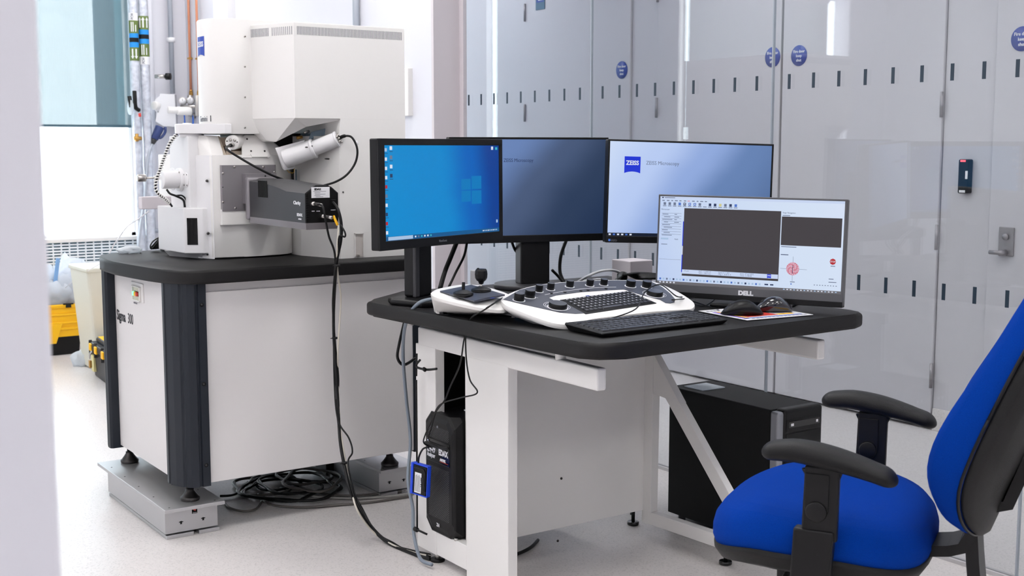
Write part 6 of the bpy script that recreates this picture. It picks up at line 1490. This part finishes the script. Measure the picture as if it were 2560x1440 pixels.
q = MB(); q.cyl(ony(834, 540, EY-.03), ony(844, 563, 3.49), .0042, M_YEL, seg=12); tag(obj('cable_tag', q), 'bright yellow sleeve on the cream cable under the grey detector', 'cable tag')
cable('hanging_cable', 'thin black cable making a side loop below the cabinet top', [ony(850, 560, 3.488), ony(862, 580, 3.47), ony(862, 592, 3.47), ony(848, 592, 3.48), ony(843, 640, 3.497), ony(838, 720, 3.56), ony(834, 800, 3.60), ony(836, 960, 3.58), ony(845, 1050, 3.53), ony(872, 1095, 3.48), ony(881, 1130, 3.45), ony(870, 1158, 3.42), ony(885, 1230, 3.38), ony(905, 1270, 3.33), fz(940, 1330, .02), fz(985, 1358), fz(1010, 1372), fz(1040, 1378), fz(1076, 1386)], .0028, M_BLACK, 'cables hanging from the grey detector')
# left-of-desk cables
cable('grey_cable', 'grey cable falling from the joystick box to the floor beside the desk frame', [ony(1084, 747, 3.05), ony(1050, 756, 3.06), ony(1024, 785, 3.10), ony(1010, 830, 3.2), ony(1008, 900, 3.30), ony(1016, 1000, 3.32), ony(1026, 1100, 3.30), ony(1020, 1200, 3.25), ony(1032, 1270, 3.22), ony(1034, 1330, 3.18), ony(1050, 1395, 3.12), ony(1080, 1412, 3.06)], .0055, M_GREYPIPE if False else mat('slate_grey_cable', (120, 130, 142), .45))
cable('black_cable', 'black cable curling from behind the left monitor stand under the desk corner', [ony(1045, 620, 3.26), ony(1040, 690, 3.20), ony(1026, 740, 3.22), ony(1012, 800, 3.34), ony(998, 860, 3.36), ony(994, 895, 3.36), ony(1010, 912, 3.36), ony(1038, 896, 3.40)], .0048, M_BLACK)
cable('thin_black_cable', 'thin black lead draped over the desk front from the joystick box to the analyser tower', [onz(1256, 745, .845), onz(1225, 765, .835), onz(1180, 792, .785+.004), onx(1165, 830, 1.79), onx(1166, 900, 1.81), onx(1175, 950, 1.81), onx(1193, 982, 1.80), onx(1150, 995, 1.79), onx(1100, 1012, 1.79), onx(1080, 1050, 1.79), onx(1062, 1090, 1.79), onx(1060, 1108, 1.80), onx(1078, 1118, 1.82)], .0022, M_BLACK)
cable('thin_black_cable', 'second thin black lead crossing the first in front of the tower opening', [onz(1250, 748, .843), onz(1215, 772, .830), onz(1175, 800, .785), onx(1160, 850, 1.79), onx(1150, 910, 1.80), onx(1124, 970, 1.80), onx(1112, 1000, 1.79), onx(1090, 1030, 1.79), onx(1078, 1070, 1.79), onx(1072, 1100, 1.80), onx(1098, 1118, 1.82)], .0022, M_BLACK)
q = MB(); q.tube([onx(1050, 900, 1.82), onx(1040, 916, 1.82), onx(1065, 924, 1.825), onx(1092, 922, 1.835)], .0035, M_BLACK); q.cyl(onx(1059, 922, 1.82), onx(1063, 925, 1.82), .006, M_BLACK); q.tube([onx(1042, 884, 1.83), onx(1041, 940, 1.83)], .0028, M_BLACK, sub=1); tag(obj('cable_tie', q), 'black cable tie round the top of the white desk post', 'cable tie')
q = MB(); q.tube([onx(1040, 1323, 1.825), onx(1055, 1330, 1.83), onx(1068, 1336, 1.84)], .0032, M_BLACK); q.cyl(onx(1037, 1322, 1.825), onx(1043, 1325, 1.825), .007, M_BLACK); tag(obj('cable_tie', q), 'black cable tie low on the white desk post', 'cable tie')
q = MB(); q.tube([onx(1041, 950, 1.84), onx(1042, 1100, 1.84), onx(1043, 1320, 1.84)], .0028, M_BLACK, sub=2); tag(obj('post_cable', q), 'black lead running straight down the edge of the white desk post', 'cable')
# blue framed device hanging on the post
M_DBL = mat('bright_blue_frame', (22, 70, 214), .4)
pa_ = onx(1025, 1156, 1.815); pb_ = onx(1081, 1243, 1.79)
dv = thing('remote_unit', 'small black unit in a bright blue frame hanging on the desk post', 'control unit', onx(1052, 1242, 1.80))
cdv = onx(1051, 1199, 1.80); T = frame(cdv, Vector((.30, -.95, 0)), Vector((-.95, -.30, 0))) @ Matrix.Rotation(radians(-4), 4, 'Z')
HW, HH = .0330, .0480
q = MB(T); q.box(-HW, HW, -HH, HH, -.010, 0, M_DBL, .002); q.box(-HW, -HW+.009, -HH, HH, 0, .008, M_DBL, .001); q.box(HW-.003, HW, -HH, HH, 0, .006, M_DBL, .001); q.box(-HW, HW, HH-.004, HH, 0, .006, M_DBL, .001); q.box(-HW, HW, -HH, -HH+.004, 0, .006, M_DBL, .001); obj('frame', q, dv, 'bright blue frame')
q = MB(T); q.box(-HW+.010, HW-.004, -HH+.005, HH-.005, 0, .007, M_BLACK, .002); q.tube([(-.018, HH-.012, .009), (.02, HH-.014, .009), (.024, 0, .009), (.022, -.03, .009)], .0022, M_BLACK); q.box(.018, .028, -.03, -.012, .006, .010, M_BLACK, .001); obj('device_body', q, dv)
q = MB(T); q.box(-.016, .010, -.040, .022, .0071, .0075, M_LABEL)
q.text('EDAX', .011, M_INK, Matrix.Translation((.0085, -.006+.016, .0076)) @ Matrix.Rotation(-pi/2, 4, 'Z'), bold=.0005)
for k in range(7): q.box(-.014+.003*k, -.0128+.003*k, -.036, .012+.002*(k % 3), .0076, .0078, M_INKG)
obj('device_label', q, dv, 'white printed label')
q = MB(); q.tube([onx(1046, 1157, 1.80), onx(1048, 1140, 1.80), onx(1058, 1122, 1.80), onx(1072, 1118, 1.81)], .0028, M_BLACK); obj('lead', q, dv)
# power plugs in the tower front
q = MB(); q.tube([onx(1063, 1106, 1.815), onx(1090, 1117, 1.818), onx(1120, 1121, 1.818)], .0045, M_BLACK); tag(obj('usb_plugs', q), 'black plugs pushed into the front of the analyser tower', 'plug')

# cable heap on the floor under the cabinet
hp_ = []
def onfloor(pts, r, m, z=.006): return [onz(a, b_, z+h) for (a, b_, h) in pts]
random.seed(21); M_GCAB = mat('grey_brown_cable', (92, 88, 84), .5)
loops = [(655, 1215, 70, 24), (700, 1222, 100, 30), (740, 1208, 90, 26), (780, 1200, 70, 28), (690, 1205, 60, 20), (730, 1225, 120, 26), (760, 1190, 66, 20)]
q = MB()
for k, (cx_, cy_, rx_, ry_) in enumerate(loops):
    pts = []
    for i in range(30):
        a_ = 2*pi*i/14.5+k; jit = 1+.10*sin(i*1.7+k); pts.append(onz(cx_+rx_*jit*cos(a_), cy_+ry_*jit*sin(a_), .008+.007*(k % 4)+.0012*(i % 5)))
    q.tube(pts, .0048, M_BLACK if k % 3 else M_GCAB, seg=7, sub=4)
tag(obj('cable_heap', q), 'tangled heap of dark coiled cables on the floor under the cabinet', 'cables', kind='stuff')
for k, P in enumerate([[(560, 1255), (575, 1270), (610, 1278), (640, 1272), (655, 1250), (645, 1235)], [(640, 1240), (680, 1262), (760, 1268), (850, 1262), (930, 1255), (1030, 1240)], [(700, 1220), (780, 1240), (870, 1246), (960, 1242), (1035, 1234)], [(740, 1215), (820, 1236), (900, 1238), (1000, 1228), (1040, 1218)], [(550, 1240), (580, 1238), (600, 1228), (620, 1205)]]):
    q = MB(); q.tube([onz(a_, b_, .005+.001*k) for a_, b_ in P], .0042, [M_GCAB, M_GCAB, mat('light_grey_cable', (150, 148, 144), .5), M_GCAB, M_BLACK][k], seg=7)
    tag(obj('floor_cable', q), ['loop of grey-brown cable beside the left isolation platform', 'long grey-brown cable running from the heap towards the desk, nearest the camera', 'light grey cable running from the heap towards the desk', 'grey-brown cable running towards the desk, farthest of the three', 'short black cable end by the left isolation platform'][k], 'cable')
q = MB(); a = onz(905, 1195, .0); q.box(a.x-.10, a.x+.02, a.y+.1, a.y+.2, 0, .05, M_BLACK, .004); tag(obj('power_block', q), 'black power block on the floor under the cabinet beside the right platform', 'power block')
q = MB(); q.tube([ony(1290, 1385, 3.0), ony(1330, 1368, 3.05), ony(1380, 1362, 3.12)], .006, M_BLACK, sub=3)
P_ = [onz(1285, 1388, .006), onz(1310, 1378, .006), onz(1330, 1366, .006), onz(1345, 1350, .006)]; q = MB(); q.tube(P_, .0055, M_BLACK); tag(obj('floor_cable', q), 'black cable on the floor behind the wide white desk leg', 'cable')

# ================================================================== OFFICE CHAIR
CF_ = Vector((-.489, .872, 0)).normalized(); CR_ = Vector((CF_.y, -CF_.x, 0))     # forward, sideways (away from the camera)
CO = Vector((1.905, 1.700, 0))+RT*.062+Vector((0, 0, -.022))
TC = Matrix((CF_, -CR_, Z3)).transposed().to_4x4(); TC.translation = CO            # local x forward, y towards the camera, z up
chair = thing('office_chair', 'blue fabric swivel chair with black armrests in front of the desk', 'chair', M=TC)
def superell(a, b_, n, m, e=2.6):
    out = []
    for k in range(m):
        t = 2*pi*k/m; c, s = cos(t), sin(t); out.append((a*math.copysign(abs(c)**(2/e), c), b_*math.copysign(abs(s)**(2/e), s)))
    return out
# seat cushion
q = MB(TC); rings = []; SB = .505
prof = [(.90, -.016), (.975, -.008), (1.0, .010), (1.0, .030), (.975, .050), (.92, .064), (.80, .073), (.6, .077), (.35, .076), (.12, .075)]
def seat_pt(x, y, k, dz):
    # waterfall front and dished middle
    u = x/.225; z = SB+dz
    z -= .045*max(0, u-.35)**1.6*1.6
    z -= .050*max(0, -u-.25)**1.5
    if dz > .03: z -= .012*max(0, 1-(u+.1)**2-(y/.25)**2)
    return (x+.014, y, z)
for (s_, dz) in prof: rings.append([seat_pt(x*s_, y*s_, s_, dz) for x, y in superell(.216, .245, 0, 56, 2.9)])
q.loft(rings, M_BLUE); obj('seat_cushion', q, chair, 'royal blue seat cushion')
q = MB(TC); rings = []
for (s_, dz) in ((.45, -.060), (.80, -.055), (.93, -.040), (.985, -.018), (.99, -.006), (.9, -.004)): rings.append([seat_pt(x*s_, y*s_, s_, dz) for x, y in superell(.216, .245, 0, 56, 2.9)])
q.loft(rings, M_SHELL); obj('seat_shell', q, chair, 'black plastic seat shell')
# backrest: tall pad leaning back
BL = radians(21)
def back_pt(y, h, off):   # h along the back, off = thickness normal
    x0 = -.238; z0 = .525
    bend = .020*((h-.22)/.3)**2
    x = x0-sin(BL)*h-cos(BL)*off*-1*-1+bend*.6; z = z0+cos(BL)*h-sin(BL)*off
    x -= .045*max(0, (.17-h)/.17)**2
    wrap = .20*(y*y)/.2
    return (x+wrap*.9, y, z)
HB = .58
def outline(s_, m=60):
    out = []
    for k in range(m):
        t = 2*pi*k/m; c, s = cos(t), sin(t); e = 2.5 if s > 0 else 2.15
        yy = math.copysign(abs(c)**(2/e), c); hh = math.copysign(abs(s)**(2/e), s)
        wd = .215*(1-.12*hh)*(1+.04*(1-hh*hh)); out.append((yy*wd*s_, HB/2+hh*HB/2*s_))
    return out
q = MB(TC); rings = []
for (s_, off) in ((.05, -.046), (.35, -.049), (.6, -.050), (.80, -.047), (.92, -.038), (.985, -.022), (1.0, -.004), (.99, .010), (.965, .014)):
    rings.append([back_pt(y*1.0, HB/2+(h-HB/2)*1.0, off-.024*math.exp(-((h-.20)/.14)**2)*(1 if off < -.02 else 0)) for y, h in outline(s_)])
q.loft(rings, M_BLUE); obj('back_cushion', q, chair, 'royal blue back cushion')
q = MB(TC); rings = []
for (s_, off) in ((.965, .013), (.975, .022), (.93, .034), (.80, .046), (.60, .054), (.3, .058), (.05, .058)): rings.append([back_pt(y, h, off) for y, h in outline(s_)])
q.loft(rings, M_SHELL); obj('back_shell', q, chair, 'black plastic back shell')
q = MB(TC); q.tube([back_pt(y, h, .012) for y, h in outline(.985)]+[back_pt(*outline(.985)[0], .012)], .0035, M_BLACK, sub=1, seg=6); obj('piping', q, chair)
# back support bar
q = MB(TC)
P1 = Vector(back_pt(0, .30, .055)); P2 = Vector(back_pt(0, .10, .062)); 
def barbox(q, pts, w_, th, m):
    rings = []
    for i, p in enumerate(pts):
        p = Vector(p); d = (Vector(pts[min(i+1, len(pts)-1)])-Vector(pts[max(i-1, 0)])).normalized(); nrm = Vector((0, 1, 0)).cross(d).normalized(); w2 = (w_[i] if isinstance(w_, (list, tuple)) else w_)/2
        rings.append([p+Vector((0, w2, 0))+nrm*th/2, p+Vector((0, -w2, 0))+nrm*th/2, p+Vector((0, -w2, 0))-nrm*th/2, p+Vector((0, w2, 0))-nrm*th/2])
    q.loft(rings, m, smooth=False)
barbox(q, [P1, (P1+P2)/2+Vector((-.004, 0, 0)), P2, (-.288, 0, .58), (-.272, 0, .525), (-.258, 0, .498), (-.232, 0, .488), (-.12, 0, .470)], [.12, .12, .12, .115, .11, .105, .10, .09], .022, M_BLACK)
barbox(q, [Vector((-.272, 0, .54)), Vector((-.278, 0, .47)), Vector((-.286, 0, .40)), Vector((-.284, 0, .34))], .10, .024, M_BLACK)
obj('back_bar', q, chair)
q = MB(TC); q.cyl((-.288, 0, .37), (-.288, 0, .32), .022, M_BLACK, bev=.005); q.cyl((-.23, .015, .409), (-.23, .015, .416), .010, M_RUBBER); obj('adjuster_knob', q, chair)
# mechanism, column, base, castors
q = MB(TC); q.box(-.14, .10, -.07, .07, .375, .448, M_BLACK, .008); q.box(-.09, .16, -.10, .10, .44, .455, M_BLACK, .003); q.cyl((.07, .07, .415), (.07, .17, .405), .006, M_STEEL); q.box(.05, .10, .155, .185, .398, .412, M_BLACK, .004); obj('tilt_mechanism', q, chair)
q = MB(TC); q.cyl((0, 0, .10), (0, 0, .27), .028, M_BLACK, seg=28); q.cyl((0, 0, .26), (0, 0, .385), .015, M_STEEL, seg=24); obj('gas_lift', q, chair)
for k in range(5):
    a_ = radians(20+72*k); q = MB(TC @ Matrix.Rotation(a_, 4, 'Z')); q.hull([(.02, -.025, .075), (.02, .025, .075), (.02, -.025, .125), (.02, .025, .125), (.30, -.015, .065), (.30, .015, .065), (.30, -.015, .085), (.30, .015, .085)], M_BLACK, .005); st_ = obj('base_arm', q, chair)
    q = MB(TC @ Matrix.Rotation(a_, 4, 'Z')); q.cyl((.285, 0, .04), (.285, 0, .075), .008, M_STEEL); 
    for s_ in (-1, 1): q.cyl((.275, s_*.006, .026), (.275, s_*.024, .026), .026, M_BLACK, bev=.004)
    obj('castor', q, st_)
# armrests
for sgn, nm in ((1, 'near'), (-1, 'far')):
    AY = .262*sgn; AZ = .700
    q = MB(TC); rings = []; n = 22; N = 26
    for i in range(N+1):
        u = .5-.5*cos(pi*i/N); x = .085-.250*u; zc = AZ+.008-.050*max(0, u-.22)**1.7*1.15-.022*max(0, .25-u)**1.0*1.0
        e = sqrt(max(.004, 1-max(0, (.10-u)/.10, (u-.90)/.10)**2)); hw = (.034+.006*sin(pi*u))*e; hh = (.0195+.005*sin(pi*min(1, u*1.2)))*e
        rings.append([(x, AY+hw*cos(2*pi*k/n)*(1 if True else 1), zc+(hh*.95 if sin(2*pi*k/n) > 0 else hh*.8)*math.copysign(abs(sin(2*pi*k/n))**.8, sin(2*pi*k/n))) for k in range(n)])
    q.loft(rings, M_ARM); pad = obj('armrest_pad', q, chair)
    q = MB(TC); lx = -.030
    q.hull([(lx+.032, AY-.006, .685), (lx-.032, AY-.006, .685), (lx+.036, AY-.006, .545), (lx-.030, AY-.006, .545), (lx+.032, AY+.010, .685), (lx-.032, AY+.010, .685), (lx+.036, AY+.010, .545), (lx-.030, AY+.010, .545)], M_BLACK, .003)
    q.hull([(lx+.050, AY-.014, .565), (lx-.026, AY-.014, .565), (lx+.055, AY-.012, .45), (lx-.018, AY-.012, .45), (lx+.050, AY+.014, .565), (lx-.026, AY+.014, .565), (lx+.055, AY+.014, .45), (lx-.018, AY+.014, .45)], M_BLACK, .004)
    q.hull([(lx+.04, AY+.010, .68), (lx-.04, AY+.010, .68), (lx+.03, AY-.01, .68), (lx-.03, AY-.01, .68), (lx+.030, AY, .655), (lx-.03, AY, .655)], M_BLACK, .003)
    q.box(lx-.016, lx+.054, min(AY, .12*sgn), max(AY+.013*sgn, .12*sgn) if sgn > 0 else .12*sgn, .440, .456, M_BLACK, .003)
    ob = obj('armrest_bracket', q, chair)
    q = MB(TC); s2 = sgn*1.0; q.cyl((lx+.008, AY+.0, .600), (lx+.008, AY+.0165, .600), .020, M_BLACK, bev=.003); q.box(lx-.014, lx+.030, AY+.009, AY+.0125, .60, .672, M_BLACK, .003); obj('height_button', q, ob)
